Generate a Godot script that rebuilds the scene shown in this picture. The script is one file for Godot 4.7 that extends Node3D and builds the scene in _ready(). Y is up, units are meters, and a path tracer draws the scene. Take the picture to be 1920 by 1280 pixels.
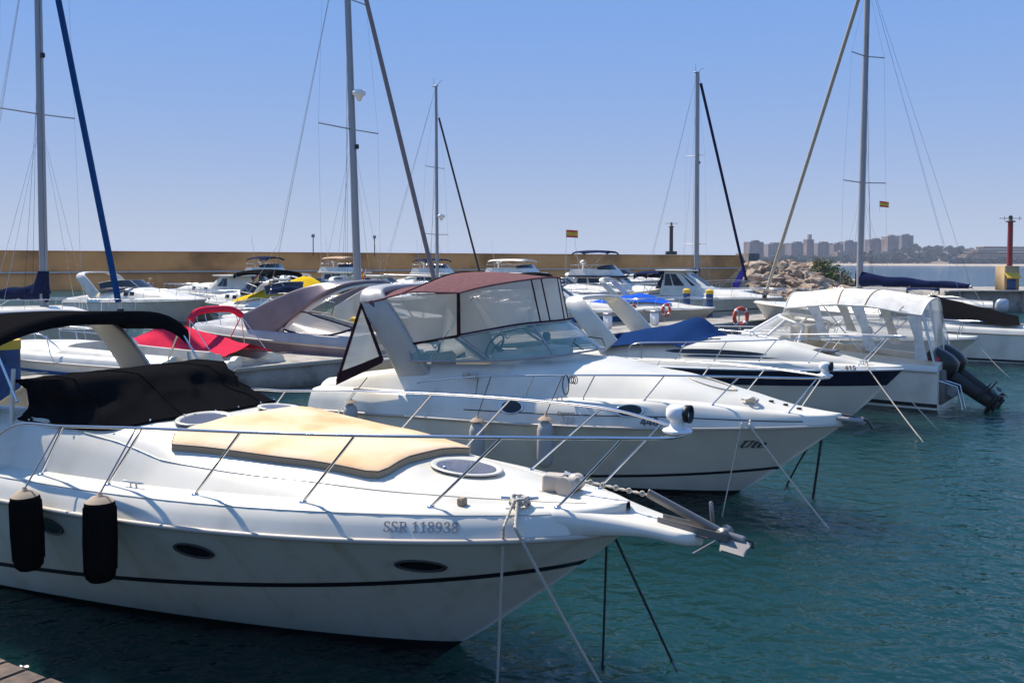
extends Node3D

var M := {}
var rng := RandomNumberGenerator.new()

# ---------------------------------------------------------------- materials
func lin(r, g, b, a = 1.0) -> Color:
	var c := Color(r, g, b).linear_to_srgb()
	c.a = a
	return c

func noise_tex(freq: float, ramp: Array, size := 512, octaves := 4, normal := false, bump := 4.0, sd := 1) -> NoiseTexture2D:
	var n := FastNoiseLite.new()
	n.seed = sd
	n.noise_type = FastNoiseLite.TYPE_SIMPLEX_SMOOTH
	n.frequency = freq
	n.fractal_octaves = octaves
	var t := NoiseTexture2D.new()
	t.width = size
	t.height = size
	t.seamless = true
	t.noise = n
	if normal:
		t.as_normal_map = true
		t.bump_strength = bump
	elif ramp.size():
		var g := Gradient.new()
		var offs := PackedFloat32Array()
		var cols := PackedColorArray()
		for r in ramp:
			offs.append(r[0])
			cols.append(r[1])
		g.offsets = offs
		g.colors = cols
		t.color_ramp = g
	return t

func mat(called: String, c: Color, rough := 0.5, metal := 0.0) -> StandardMaterial3D:
	var m := StandardMaterial3D.new()
	m.resource_name = called
	m.albedo_color = c
	m.roughness = rough
	m.metallic = metal
	m.cull_mode = BaseMaterial3D.CULL_DISABLED
	M[called] = m
	return m

func pane(called: String, c: Color, alpha: float, rough := 0.08):
	var m := mat(called, c, rough)
	m.albedo_color.a = alpha
	m.transparency = BaseMaterial3D.TRANSPARENCY_ALPHA

# albedo mottling and fine relief, mapped by the object's own axes
func grain(m: StandardMaterial3D, tex: Texture2D, scale: float, nrm: Texture2D = null, amount := 0.3):
	m.albedo_texture = tex
	m.uv1_triplanar = true
	m.uv1_scale = Vector3.ONE * scale
	if nrm:
		m.normal_enabled = true
		m.normal_texture = nrm
		m.normal_scale = amount

func make_materials():
	var soft := noise_tex(0.006, [[0.0, Color(0.86, 0.86, 0.85)], [0.5, Color(0.97, 0.97, 0.96)], [1.0, Color(1, 1, 1)]], 512, 5, false, 1, 3)
	var blot := noise_tex(0.008, [[0.0, Color(0.6, 0.58, 0.55)], [0.45, Color(0.9, 0.89, 0.87)], [1.0, Color(1, 1, 1)]], 512, 6, false, 1, 5)
	var weave := noise_tex(0.02, [[0.0, Color(0.86, 0.86, 0.86)], [0.5, Color(0.95, 0.95, 0.95)], [1.0, Color(1, 1, 1)]], 512, 5, false, 1, 7)
	var fold := noise_tex(0.012, [], 512, 3, true, 6.0, 9)
	var rough_n := noise_tex(0.03, [], 512, 5, true, 6.0, 11)
	grain(mat("gelcoat", lin(0.68, 0.65, 0.57), 0.25), soft, 0.35)
	# rust and drip marks running down the topsides
	var drip := noise_tex(0.012, [[0.0, Color(0.8, 0.72, 0.62)], [0.25, Color(0.94, 0.92, 0.89)], [0.4, Color(0.98, 0.98, 0.97)], [1.0, Color(1, 1, 1)]], 512, 5, false, 1, 51)
	grain(mat("gelcoat_streaked", lin(0.68, 0.65, 0.57), 0.25), drip, 1.0)
	M.gelcoat_streaked.uv1_scale = Vector3(0.5, 0.05, 0.5)
	grain(mat("gelcoat_cream", lin(0.6, 0.55, 0.45), 0.3), soft, 0.35)
	grain(mat("gelcoat_silver", lin(0.4, 0.39, 0.37), 0.3), soft, 0.35)
	grain(mat("gelcoat_mauve", lin(0.2, 0.155, 0.165), 0.3), soft, 0.35)
	grain(mat("gelcoat_navy", lin(0.012, 0.016, 0.04), 0.2), soft, 0.35)
	grain(mat("gelcoat_blue", lin(0.03, 0.11, 0.3), 0.25), soft, 0.35)
	mat("stripe_dark", lin(0.012, 0.013, 0.016), 0.3)
	mat("antifoul", lin(0.008, 0.009, 0.012), 0.6)
	mat("rub", lin(0.42, 0.37, 0.31), 0.45)
	mat("rub_dark", lin(0.05, 0.045, 0.045), 0.5)
	mat("steel", lin(0.62, 0.62, 0.63), 0.16, 1.0)
	mat("alloy", lin(0.3, 0.3, 0.31), 0.45, 0.5)
	mat("alloy_grey", lin(0.3, 0.3, 0.31), 0.5, 0.3)
	mat("alloy_dark", lin(0.22, 0.21, 0.2), 0.45, 0.7)
	mat("brass", lin(0.5, 0.36, 0.16), 0.35, 0.9)
	for c in [["canvas_black", 0.009, 0.009, 0.01], ["canvas_burgundy", 0.17, 0.09, 0.095], ["canvas_navy", 0.014, 0.022, 0.06], ["canvas_blue", 0.011, 0.034, 0.115],
			["canvas_red", 0.62, 0.035, 0.075], ["canvas_bright_blue", 0.02, 0.1, 0.5], ["canvas_white", 0.72, 0.71, 0.67], ["canvas_yellow", 0.65, 0.42, 0.02], ["canvas_tan", 0.5, 0.36, 0.24],
			["sail_blue", 0.008, 0.06, 0.18], ["sail_navy", 0.012, 0.018, 0.06], ["sail_tan", 0.26, 0.21, 0.2], ["sail_beige", 0.4, 0.37, 0.3], ["canvas_maroon", 0.04, 0.018, 0.022], ["canvas_purple", 0.09, 0.05, 0.4]]:
		grain(mat(c[0], lin(c[1], c[2], c[3]), 0.9), weave, 1.1, fold, 0.22)
		M[c[0]].specular_mode = BaseMaterial3D.SPECULAR_DISABLED
	pane("vinyl", lin(0.7, 0.66, 0.56), 0.68, 0.2)
	M.vinyl.backlight_enabled = true
	M.vinyl.backlight = lin(0.5, 0.47, 0.38)
	M.canvas_white.albedo_texture = soft
	M.canvas_white.backlight_enabled = true
	M.canvas_white.backlight = lin(0.3, 0.29, 0.26)
	pane("vinyl_clear", lin(0.5, 0.5, 0.47), 0.28, 0.12)
	pane("glass_green", lin(0.16, 0.32, 0.26), 0.45, 0.03)
	mat("glass_dark", lin(0.008, 0.009, 0.012), 0.05)
	mat("hatch_glass", lin(0.075, 0.075, 0.09), 0.22)
	mat("black", lin(0.006, 0.006, 0.007), 0.5)
	mat("black_gloss", lin(0.004, 0.004, 0.005), 0.3)
	mat("fender_black", lin(0.008, 0.0075, 0.007), 0.9)
	M.fender_black.specular_mode = BaseMaterial3D.SPECULAR_DISABLED
	mat("fender_grey", lin(0.36, 0.35, 0.33), 0.6)
	mat("fender_tan", lin(0.3, 0.23, 0.16), 0.8)
	mat("red", lin(0.55, 0.02, 0.02), 0.5)
	mat("orange", lin(0.6, 0.08, 0.045), 0.6)
	mat("white", lin(0.75, 0.75, 0.74), 0.4)
	mat("ink", lin(0.06, 0.06, 0.07), 0.6)
	mat("ink_grey", lin(0.22, 0.22, 0.23), 0.6)
	mat("yellow", lin(0.6, 0.38, 0.03), 0.6)
	mat("pile_blue", lin(0.012, 0.065, 0.2), 0.55)
	grain(M.pile_blue, blot, 0.8)
	grain(mat("pad", lin(0.66, 0.57, 0.46), 0.75), noise_tex(0.006, [[0.0, Color(0.93, 0.72, 0.5)], [0.32, Color(0.98, 0.86, 0.7)], [0.55, Color(1, 0.93, 0.84)], [1.0, Color(1, 0.97, 0.92)]], 512, 5, false, 1, 21), 0.35, rough_n, 0.1)
	mat("pad_edge", lin(0.3, 0.24, 0.16), 0.8)
	grain(mat("rope", lin(0.55, 0.5, 0.42), 0.9), weave, 9.0, rough_n, 0.8)
	grain(mat("rope_dark", lin(0.035, 0.033, 0.03), 0.9), weave, 9.0)
	grain(mat("concrete", lin(0.33, 0.31, 0.285), 0.85), blot, 0.25, rough_n, 0.4)
	grain(mat("concrete_dark", lin(0.16, 0.15, 0.14), 0.9), blot, 0.25, rough_n, 0.4)
	grain(mat("ochre_wall", lin(0.95, 0.4, 0.12), 0.9), blot, 0.03, rough_n, 0.3)
	grain(mat("ochre_light", lin(0.62, 0.47, 0.27), 0.9), blot, 0.05)
	for k in 4:
		var s = [1.0, 0.85, 0.7, 1.15][k]
		grain(mat("plank_%d" % k, lin(0.13 * s, 0.08 * s, 0.052 * s), 0.8), noise_tex(0.02, [[0.0, Color(0.55, 0.52, 0.5)], [0.5, Color(0.85, 0.83, 0.8)], [1.0, Color(1, 1, 1)]], 256, 4, false, 1, 31), 2.0 + k * 0.3)
	for k in 5:
		var c = [[0.36, 0.25, 0.17], [0.42, 0.32, 0.23], [0.3, 0.22, 0.16], [0.45, 0.36, 0.27], [0.36, 0.29, 0.22]][k]
		grain(mat("rock_%d" % k, lin(c[0], c[1], c[2]), 0.95), blot, 0.5, rough_n, 0.7)
	var w := mat("water", lin(0.003, 0.029, 0.032), 0.05)
	w.metallic_specular = 0.4
	w.albedo_color.a = 0.03
	w.transparency = BaseMaterial3D.TRANSPARENCY_ALPHA
	w.normal_enabled = true
	w.uv1_triplanar = true
	w.uv1_world_triplanar = true
	w.uv1_scale = Vector3.ONE / 14.0
	w.normal_texture = noise_tex(0.017, [], 2048, 4, true, 12.0, 41)
	w.normal_scale = 0.62
	var sea: StandardMaterial3D = w.duplicate()
	sea.resource_name = "sea"
	sea.transparency = BaseMaterial3D.TRANSPARENCY_DISABLED
	sea.albedo_color = lin(0.012, 0.06, 0.1)
	sea.metallic_specular = 0.14
	M.sea = sea
	for k in 5:
		var c = [[0.2, 0.15, 0.14], [0.24, 0.2, 0.19], [0.17, 0.14, 0.15], [0.28, 0.2, 0.17], [0.2, 0.18, 0.19]][k]
		grain(mat("facade_%d" % k, lin(c[0], c[1], c[2]), 0.9), blot, 0.01)
	mat("facade_pale", lin(0.34, 0.27, 0.2), 0.9)
	mat("far_window", lin(0.03, 0.035, 0.045), 0.3)
	mat("leaf_far", lin(0.035, 0.05, 0.028), 0.9)
	mat("leaf", lin(0.07, 0.1, 0.03), 0.8)
	mat("leaf_dry", lin(0.16, 0.14, 0.06), 0.8)
	mat("bark", lin(0.1, 0.075, 0.05), 0.9)
	grain(mat("earth", lin(0.22, 0.17, 0.12), 0.95), blot, 0.02)
	grain(mat("sand", lin(0.5, 0.42, 0.32), 0.95), blot, 0.02)
	mat("skin", lin(0.42, 0.22, 0.15), 0.6)
	mat("cloth_grey", lin(0.12, 0.13, 0.15), 0.9)
	mat("cap", lin(0.4, 0.28, 0.16), 0.9)
	mat("lamp_red", lin(0.2, 0.02, 0.02), 0.5)
	mat("pillar", lin(0.06, 0.05, 0.045), 0.7)
	mat("foil", lin(0.4, 0.43, 0.46), 0.25, 0.3)

# ---------------------------------------------------------------- mesh helpers
func mb() -> SurfaceTool:
	var st := SurfaceTool.new()
	st.begin(Mesh.PRIMITIVE_TRIANGLES)
	return st

func obj(called: String, st: SurfaceTool, m: String, parent: Node = self) -> MeshInstance3D:
	st.generate_normals()
	var o := MeshInstance3D.new()
	o.name = called
	o.mesh = st.commit()
	o.material_override = M[m]
	parent.add_child(o, true)
	return o

func inst(called: String, mesh: Mesh, m: String, parent: Node, xf: Transform3D) -> MeshInstance3D:
	var o := MeshInstance3D.new()
	o.name = called
	o.mesh = mesh
	o.material_override = M[m]
	o.transform = xf
	parent.add_child(o, true)
	return o

func tag(o: Node, label: String, category: String, group := "") -> Node:
	o.set_meta("label", label)
	o.set_meta("category", category)
	if group != "":
		o.set_meta("group", group)
	return o

func base(called: String, at: Vector3, deg := 0.0) -> Node3D:
	var n := Node3D.new()
	n.name = called
	n.position = at
	n.rotation.y = -deg_to_rad(deg)
	add_child(n, true)
	return n

func structure(o: Node) -> Node:
	o.set_meta("kind", "structure")
	return o

func tri(st: SurfaceTool, a, b, c):
	st.add_vertex(a)
	st.add_vertex(b)
	st.add_vertex(c)

func quad(st: SurfaceTool, a, b, c, d):
	tri(st, a, b, c)
	tri(st, a, c, d)

# rows of points -> surface; hard = columns where the shading breaks
func grid(st: SurfaceTool, rows: Array, hard := [], wrap := false):
	var g := 0
	var n: int = rows[0].size()
	for j in (n if wrap else n - 1):
		if j in hard:
			g += 1
		st.set_smooth_group(g)
		var k := (j + 1) % n
		for i in rows.size() - 1:
			quad(st, rows[i][j], rows[i][k], rows[i + 1][k], rows[i + 1][j])
	st.set_smooth_group(-1)

func fan(st: SurfaceTool, ring):
	var c := Vector3.ZERO
	for p in ring:
		c += p
	c /= ring.size()
	st.set_smooth_group(-1)
	for i in ring.size():
		tri(st, c, ring[i], ring[(i + 1) % ring.size()])

func tube(st: SurfaceTool, pts: Array, r: float, sides := 8, r2 := -1.0):
	if r2 < 0.0:
		r2 = r
	var rows := []
	var up := Vector3.UP
	for i in pts.size():
		var a: Vector3 = pts[maxi(i - 1, 0)]
		var b: Vector3 = pts[mini(i + 1, pts.size() - 1)]
		var t := (b - a).normalized()
		if absf(t.dot(up)) > 0.97:
			up = Vector3.RIGHT
		var s := t.cross(up).normalized()
		var u := s.cross(t).normalized()
		up = u
		var rr := lerpf(r, r2, float(i) / maxf(1.0, pts.size() - 1))
		var ring := []
		for k in sides:
			var an := TAU * k / sides
			ring.append(pts[i] + (s * cos(an) + u * sin(an)) * rr)
		rows.append(ring)
	grid(st, rows, [], true)
	fan(st, rows[0])
	fan(st, rows[-1])

# profile of (radius, height) turned about an axis
func lathe(st: SurfaceTool, prof: Array, at := Vector3.ZERO, bs := Basis(), n := 20, hard := []):
	var rows := []
	for k in n:
		var an := TAU * k / n
		var row := []
		for p in prof:
			row.append(at + bs * Vector3(p[0] * cos(an), p[1], p[0] * sin(an)))
		rows.append(row)
	rows.append(rows[0])
	grid(st, rows, hard)

func box(st: SurfaceTool, c: Vector3, s: Vector3, bs := Basis(), bev := 0.0):
	var h := s * 0.5
	if bev <= 0.0:
		var p := []
		for i in 8:
			p.append(c + bs * Vector3(h.x * (1 if i & 1 else -1), h.y * (1 if i & 2 else -1), h.z * (1 if i & 4 else -1)))
		st.set_smooth_group(-1)
		for f in [[0, 1, 3, 2], [5, 4, 6, 7], [4, 0, 2, 6], [1, 5, 7, 3], [2, 3, 7, 6], [4, 5, 1, 0]]:
			quad(st, p[f[0]], p[f[1]], p[f[2]], p[f[3]])
		return
	var rows := []
	for lv in [[-h.y, bev], [-h.y + bev, 0.0], [h.y - bev, 0.0], [h.y, bev]]:
		var ring := []
		for q in [[1, 1, 0], [1, 1, 1], [-1, 1, 1], [-1, 1, 0], [-1, -1, 0], [-1, -1, 1], [1, -1, 1], [1, -1, 0]]:
			var bx = h.x - lv[1] - (0.0 if q[2] == 0 else bev)
			var bz = h.z - lv[1] - (bev if q[2] == 0 else 0.0)
			ring.append(c + bs * Vector3(q[0] * bx, lv[0], q[1] * bz))
		rows.append(ring)
	grid(st, rows, [1, 2, 3, 4, 5, 6, 7], true)
	fan(st, rows[0])
	fan(st, rows[3])

func seg(a: Vector3, b: Vector3, n: int) -> Array:
	var r := []
	for i in n + 1:
		r.append(a.lerp(b, float(i) / n))
	return r

# smooth curve through points
func curve(pts: Array, n := 6) -> Array:
	var out := []
	for i in pts.size() - 1:
		var a: Vector3 = pts[maxi(i - 1, 0)]
		var d: Vector3 = pts[mini(i + 2, pts.size() - 1)]
		for k in n:
			out.append((pts[i] as Vector3).cubic_interpolate(pts[i + 1], a, d, float(k) / n))
	out.append(pts[-1])
	return out

func at_list(l: Array, x: float) -> float:
	if x <= l[0][0]:
		return l[0][1]
	for i in l.size() - 1:
		if x <= l[i + 1][0]:
			var f = (x - l[i][0]) / (l[i + 1][0] - l[i][0])
			f = f * f * (3.0 - 2.0 * f) * 0.5 + f * 0.5
			return lerpf(l[i][1], l[i + 1][1], f)
	return l[-1][1]

func flip(pts: Array) -> Array:
	var r := []
	for p in pts:
		r.append(Vector3(p.x, p.y, -p.z))
	return r

func both(pts: Array) -> Array:      # starboard half, centre last -> full curve to port
	var r := pts.duplicate()
	for i in range(pts.size() - 2, -1, -1):
		r.append(Vector3(pts[i].x, pts[i].y, -pts[i].z))
	return r

# ---------------------------------------------------------------- boats: x forward, y up from the waterline, z to starboard
func sheer_b(p: Dictionary, x: float) -> float:
	var s := clampf((p.xs - x) / p.S, 0.0, 1.0)
	var b: float = p.B * pow(1.0 - pow(1.0 - s, 2.2), p.get("blunt", 0.62))
	var aft := clampf((x - p.xa) / 3.0, 0.0, 1.0)
	return maxf(b * lerpf(p.get("tuck", 0.94), 1.0, aft), 0.02)

func sheer_y(p: Dictionary, x: float) -> float:
	return lerpf(p.ya, p.yb, pow(clampf((x - p.xa) / (p.xs - p.xa), 0.0, 1.0), p.get("pw", 1.5)))

func hull_pt(p: Dictionary, v: float, t: float) -> Vector3:
	var xs := lerpf(p.xa, p.xs, t)
	var xw := lerpf(p.xa, p.xw, t)
	var sw := clampf((p.xw - xw) / p.Sw, 0.0, 1.0)
	var bw: float = p.Bw * pow(1.0 - pow(1.0 - sw, 1.6), 0.8)
	if v < 0.0:
		return Vector3(xw + v * 1.2 * t, v * 1.0, maxf(0.0, bw * (1.0 + v * 1.6)))
	var f := pow(v, 0.92)
	var z: float = lerpf(bw, sheer_b(p, xs), v) - p.get("fl", 0.05) * 4.0 * v * (1.0 - v) * t * t
	return Vector3(lerpf(xw, xs, f), v * sheer_y(p, xs), maxf(z, 0.012))

func ts(n: int) -> Array:
	var r := []
	for i in n + 1:
		r.append(1.0 - pow(1.0 - float(i) / n, 1.7))
	return r

func band(st: SurfaceTool, p: Dictionary, v0: Callable, v1: Callable, n: int, off := 0.0, nt := 36):
	for side in [1, -1]:
		var rows := []
		for t in ts(nt):
			var row := []
			for k in n + 1:
				var q := hull_pt(p, lerpf(v0.call(t), v1.call(t), float(k) / n), t)
				row.append(Vector3(q.x, q.y, (q.z + off) * side))
			rows.append(row)
		grid(st, rows)

func deck_half(p: Dictionary, x: float, open: bool) -> Array:
	var b := sheer_b(p, x)
	var y := sheer_y(p, x)
	var k := clampf(b / 0.7, 0.06, 1.0)
	var ei: float = p.ei * k
	var eh: float = p.eh * lerpf(p.get("ebow", 0.4), 1.0, smoothstep(0.0, 2.2, p.xs - x))
	var r := [Vector3(x, y, b), Vector3(x, y + eh * 0.45, b - ei * 0.22), Vector3(x, y + eh * 0.85, b - ei * 0.5), Vector3(x, y + eh * 0.97, b - ei * 0.72), Vector3(x, y + eh, b - ei)]
	var bt: float = b - ei - p.get("walk", 0.16) * k
	var ye := y + eh
	r.append(Vector3(x, ye + 0.012, bt))
	var h := at_list(p.ht, x)
	if open:
		var cr: float = at_list(p.crown, x) if p.crown is Array else p.crown
		cr = maxf(cr, 6.0)
		for q in [0.94, 0.86, 0.8]:
			r.append(Vector3(x, ye + 0.012 + h * (1.0 - pow(q, cr)), bt * q))
		r.append(Vector3(x, r[-1].y - 0.005, bt * 0.8 - 0.09))
		r.append(Vector3(x, p.sole, bt * 0.8 - 0.12))
		r.append(Vector3(x, p.sole, 0))
	else:
		for q in [0.94, 0.86, 0.75, 0.6, 0.4, 0.2, 0.0]:
			r.append(Vector3(x, ye + 0.012 + h * (1.0 - pow(q, at_list(p.crown, x) if p.crown is Array else p.crown)), bt * q))
	return r

func deck_y(p: Dictionary, x: float, z: float) -> float:   # height of the closed foredeck
	var h := deck_half(p, x, false)
	z = absf(z)
	for i in h.size() - 1:
		if z <= h[i].z and z >= h[i + 1].z:
			return lerpf(h[i + 1].y, h[i].y, (z - h[i + 1].z) / maxf(h[i].z - h[i + 1].z, 1e-4))
	return h[0].y

func make_hull(root: Node3D, p: Dictionary):
	var hm: String = p.get("hull", "gelcoat")
	var dm: String = p.get("deck", "gelcoat")
	var nt: int = p.get("nt", 36)
	var sv = p.get("stripe", null)           # [v at stern, v at bow, power, width]
	var va = p.get("anti", 0.0)
	var st := mb()
	if sv:
		var lo := func(t): return sv[0] + (sv[1] - sv[0]) * pow(t, sv[2])
		var hi := func(t): return minf(sv[0] + (sv[1] - sv[0]) * pow(t, sv[2]) + sv[3], 1.0)
		band(st, p, func(_t): return va, lo, 6, 0.0, nt)
		if sv[1] + sv[3] < 1.0 or sv[0] + sv[3] < 1.0:
			band(st, p, hi, func(_t): return 1.0, 6, 0.0, nt)
		var ss := mb()
		band(ss, p, lo, hi, 2, 0.003, nt)
		obj("hull_stripe", ss, p.get("stripe_mat", "stripe_dark"), root)
	else:
		band(st, p, func(_t): return va, func(_t): return 1.0, 8, 0.0, nt)
	# transom
	var ring := []
	for k in 9:
		ring.append(hull_pt(p, -0.35 + 1.35 * k / 8.0, 0.0))
	var tr := ring.duplicate()
	for k in range(8, -1, -1):
		tr.append(Vector3(ring[k].x, ring[k].y, -ring[k].z))
	fan(st, tr)
	obj("hull", st, hm, root)
	var sb := mb()
	band(sb, p, func(_t): return -0.35, func(_t): return va, 3, 0.002 if va > 0.0 else 0.0, nt)
	obj("hull_bottom", sb, "antifoul", root)
	# rub rail
	for side in [1, -1]:
		var sr := mb()
		var pts := []
		for t in ts(nt):
			var x := lerpf(p.xa, p.xs, t)
			pts.append(Vector3(x, sheer_y(p, x), (sheer_b(p, x) + 0.012) * side))
		tube(sr, pts, p.get("rub_r", 0.022), 6)
		obj("rub_rail", sr, p.get("rub", "rub"), root)
	# deck, open cockpit aft of xc
	var rows := []
	var n: int = p.get("nd", 40)
	var sd := mb()
	for i in n + 1:
		var u := 1.0 - pow(1.0 - float(i) / n, 1.5)
		rows.append(both(deck_half(p, lerpf(p.xc, p.xs - 0.01, u), false)))
	grid(sd, rows, [5, 19])
	if p.get("bulk", true):
		fan(sd, rows[0] + [Vector3(p.xc, p.sole, -0.6), Vector3(p.xc, p.sole, 0.6)])
	rows = []
	for i in 13:
		rows.append(both(deck_half(p, lerpf(p.xa, p.xc + 0.002, i / 12.0), true)))
	grid(sd, rows, [5, 9, 10, 12, 13, 17])
	fan(sd, rows[0])
	obj("deck", sd, dm, root)

func rail(root: Node3D, top: Array, feet: Array, r := 0.014, m := "steel", n := 6):
	var st := mb()
	tube(st, curve(top, n), r, 8)
	obj("bow_rail", st, m, root)
	for f in feet:
		var s2 := mb()
		tube(s2, [f[0], f[1]], r * 0.8, 6)
		lathe(s2, [[0.001, 0.014], [r * 1.6, 0.012], [r * 2.4, 0.0], [r * 2.4, -0.02]], f[0], Basis(), 8)
		obj("stanchion", s2, m, root)

# a flat-sided hoop: path with widths fore and aft
func arch(root: Node3D, called: String, path: Array, widths: Array, th: float, m: String, n := 5):
	var pts := curve(path, n)
	var rows := []
	for i in pts.size():
		var t: Vector3 = (pts[mini(i + 1, pts.size() - 1)] - pts[maxi(i - 1, 0)]).normalized()
		var ax := (Vector3.RIGHT - t * t.x).normalized()
		var nn := t.cross(ax).normalized()
		var w: float = lerpf(widths[int(float(i) / n)], widths[mini(int(float(i) / n) + 1, widths.size() - 1)], fmod(float(i) / n, 1.0)) * 0.5
		var ring := []
		for k in 16:
			var a := TAU * (k + 0.5) / 16
			ring.append(pts[i] + ax * w * signf(cos(a)) * pow(absf(cos(a)), 0.45) + nn * th * 0.5 * signf(sin(a)) * pow(absf(sin(a)), 0.45))
		rows.append(ring)
	var st := mb()
	grid(st, rows, [], true)
	fan(st, rows[0])
	fan(st, rows[-1])
	return obj(called, st, m, root)

func sheet(root: Node3D, called: String, rows: Array, m: String):
	var st := mb()
	grid(st, rows)
	return obj(called, st, m, root)

func strip(root: Node3D, called: String, a: Array, b: Array, m: String, steps := 1):
	var rows := []
	for i in a.size():
		rows.append(seg(a[i], b[i], steps))
	return sheet(root, called, rows, m)

func bar(root: Node3D, called: String, pts: Array, r: float, m: String, sides := 6):
	var st := mb()
	tube(st, pts, r, sides)
	return obj(called, st, m, root)

# elliptical port in a surface: centre, along, up, outward
func porthole(root: Node3D, c: Vector3, ax: Vector3, ay: Vector3, rx: float, ry: float, frame_m: String, glass_m := "glass_dark"):
	var nn := ax.cross(ay).normalized()
	var st := mb()
	var rows := []
	for k in 29:
		var a := TAU * k / 28
		var d := ax * cos(a) * rx + ay * sin(a) * ry
		rows.append([c + d * 1.0 - nn * 0.01, c + d * 1.16 + nn * 0.004, c + d * 1.12 + nn * 0.014, c + d * 1.0 + nn * 0.012, c + d * 0.94 + nn * 0.003])
	grid(st, rows)
	var w := obj("porthole", st, frame_m, root)
	var sg := mb()
	var ring := []
	for k in 28:
		var a := TAU * k / 28
		ring.append(c + ax * cos(a) * rx * 0.96 + ay * sin(a) * ry * 0.96 + nn * 0.004)
	fan(sg, ring)
	obj("pane", sg, glass_m, w)
	return w

func lettering(root: Node3D, text: String, at: Vector3, ax: Vector3, ay: Vector3, height: float, m: String, serif := false, bold := false, slant := 0.0, called := "lettering"):
	var t := TextMesh.new()
	var f := SystemFont.new()
	f.font_names = PackedStringArray(["Droid Serif" if serif else "Droid Sans"])
	f.font_weight = 700 if bold else 400
	t.font = f
	t.text = text
	t.font_size = 48
	t.pixel_size = height / 36.0
	t.depth = 0.004
	t.curve_step = 2.0
	var o := MeshInstance3D.new()
	o.name = called
	o.mesh = t
	o.material_override = M[m]
	ax = ax.normalized()
	ay = (ay - ax * ay.dot(ax)).normalized()
	o.transform = Transform3D(ax, ay + ax * slant, ax.cross(ay), at + ax.cross(ay) * 0.004)
	root.add_child(o, true)
	return o

func windshield(root: Node3D, base_half: Array, top_half: Array, posts: Array, m := "glass_green", fr := "alloy", r := 0.016, n := 5):
	var b := both(curve(base_half, n))
	var t := both(curve(top_half, n))
	strip(root, "windshield", b, t, m, 2)
	bar(root, "windshield_frame", b, r, fr)
	bar(root, "windshield_frame", t, r, fr)
	bar(root, "windshield_frame", [b[0], t[0]], r * 1.3, fr)
	bar(root, "windshield_frame", [b[-1], t[-1]], r * 1.3, fr)
	for i in posts:
		bar(root, "mullion", [b[i], t[i]], r * 1.1, fr)
		bar(root, "mullion", [b[b.size() - 1 - i], t[b.size() - 1 - i]], r * 1.1, fr)

func cleat(root: Node3D, at: Vector3, turn := 0.0, s := 1.0):
	var st := mb()
	var b := Basis(Vector3.UP, turn)
	for k in [-1, 1]:
		tube(st, [at + b * Vector3(0.035 * k * s, 0, 0), at + b * Vector3(0.03 * k * s, 0.04 * s, 0)], 0.009 * s, 6)
	tube(st, [at + b * Vector3(-0.11 * s, 0.045 * s, 0), at + b * Vector3(-0.05 * s, 0.042 * s, 0), at + b * Vector3(0.05 * s, 0.042 * s, 0), at + b * Vector3(0.11 * s, 0.045 * s, 0)], 0.01 * s, 6)
	return obj("cleat", st, "steel", root)

func searchlight(root: Node3D, at: Vector3, s := 1.0):
	var st := mb()
	lathe(st, [[0.0, -0.012], [0.12 * s, -0.012], [0.13 * s, 0.0], [0.12 * s, 0.01], [0.07 * s, 0.02], [0.062 * s, 0.07 * s], [0.07 * s, 0.09 * s], [0.09 * s, 0.1 * s], [0.1 * s, 0.13 * s], [0.095 * s, 0.19 * s], [0.07 * s, 0.215 * s], [0.0, 0.22 * s]], at, Basis(), 20)
	var o := obj("searchlight", st, "white", root)
	var s2 := mb()
	lathe(s2, [[0.0, 0.05 * s], [0.06 * s, 0.052 * s], [0.075 * s, 0.07 * s], [0.078 * s, 0.12 * s], [0.066 * s, 0.12 * s], [0.062 * s, 0.1 * s], [0.0, 0.095 * s]], at + Vector3(0, 0.15 * s, 0), Basis(Vector3(0, 0, 1), -PI / 2) , 18)
	obj("lens_housing", s2, "black", o)

func fender(at: Vector3, r: float, h: float, m: String, top_m: String, hang: Vector3, label: String, group: String, lean := 0.0, round_ends := true, rope_m := "black"):
	var root := base("fender", at)
	var st := mb()
	var prof := []
	if round_ends:
		prof = [[0.0, -h], [r * 0.35, -h + 0.01], [r * 0.75, -h + r * 0.45], [r, -h + r * 1.2], [r, -r * 1.2], [r * 0.8, -r * 0.5], [r * 0.4, -0.02], [r * 0.3, 0.02], [0.0, 0.03]]
	else:
		prof = [[0.0, -h], [r * 0.7, -h], [r * 0.93, -h + 0.03], [r, -h + 0.1], [r * 1.02, -h * 0.5], [r, -0.03], [r * 0.94, 0.0], [r * 0.55, 0.035], [0.0, 0.04]]
	var bs := Basis(Vector3(1, 0, 0.3).normalized(), lean)
	lathe(st, prof, Vector3.ZERO, bs, 24)
	if not round_ends:
		for k in 15:
			var a := TAU * k / 15
			var d := bs * Vector3(cos(a), 0, sin(a))
			tube(st, [d * r * 0.99 + bs * Vector3(0, -0.04, 0), d * r * 1.03 + bs * Vector3(0, -h * 0.5, 0), d * r * 0.98 + bs * Vector3(0, -h + 0.08, 0)], 0.009, 5)
	obj("body", st, m, root)
	var s2 := mb()
	lathe(s2, [[r * 0.93, 0.004], [r * 0.55, 0.04], [r * 0.2, 0.05], [r * 0.12, 0.075], [0.0, 0.08]], Vector3.ZERO, bs, 16)
	obj("cap", s2, top_m, root)
	var s3 := mb()
	tube(s3, [bs * Vector3(0, 0.06, 0), hang - at], 0.007, 6)
	obj("lanyard", s3, rope_m, root)
	tag(root, label, "fender", group)
	return root

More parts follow.
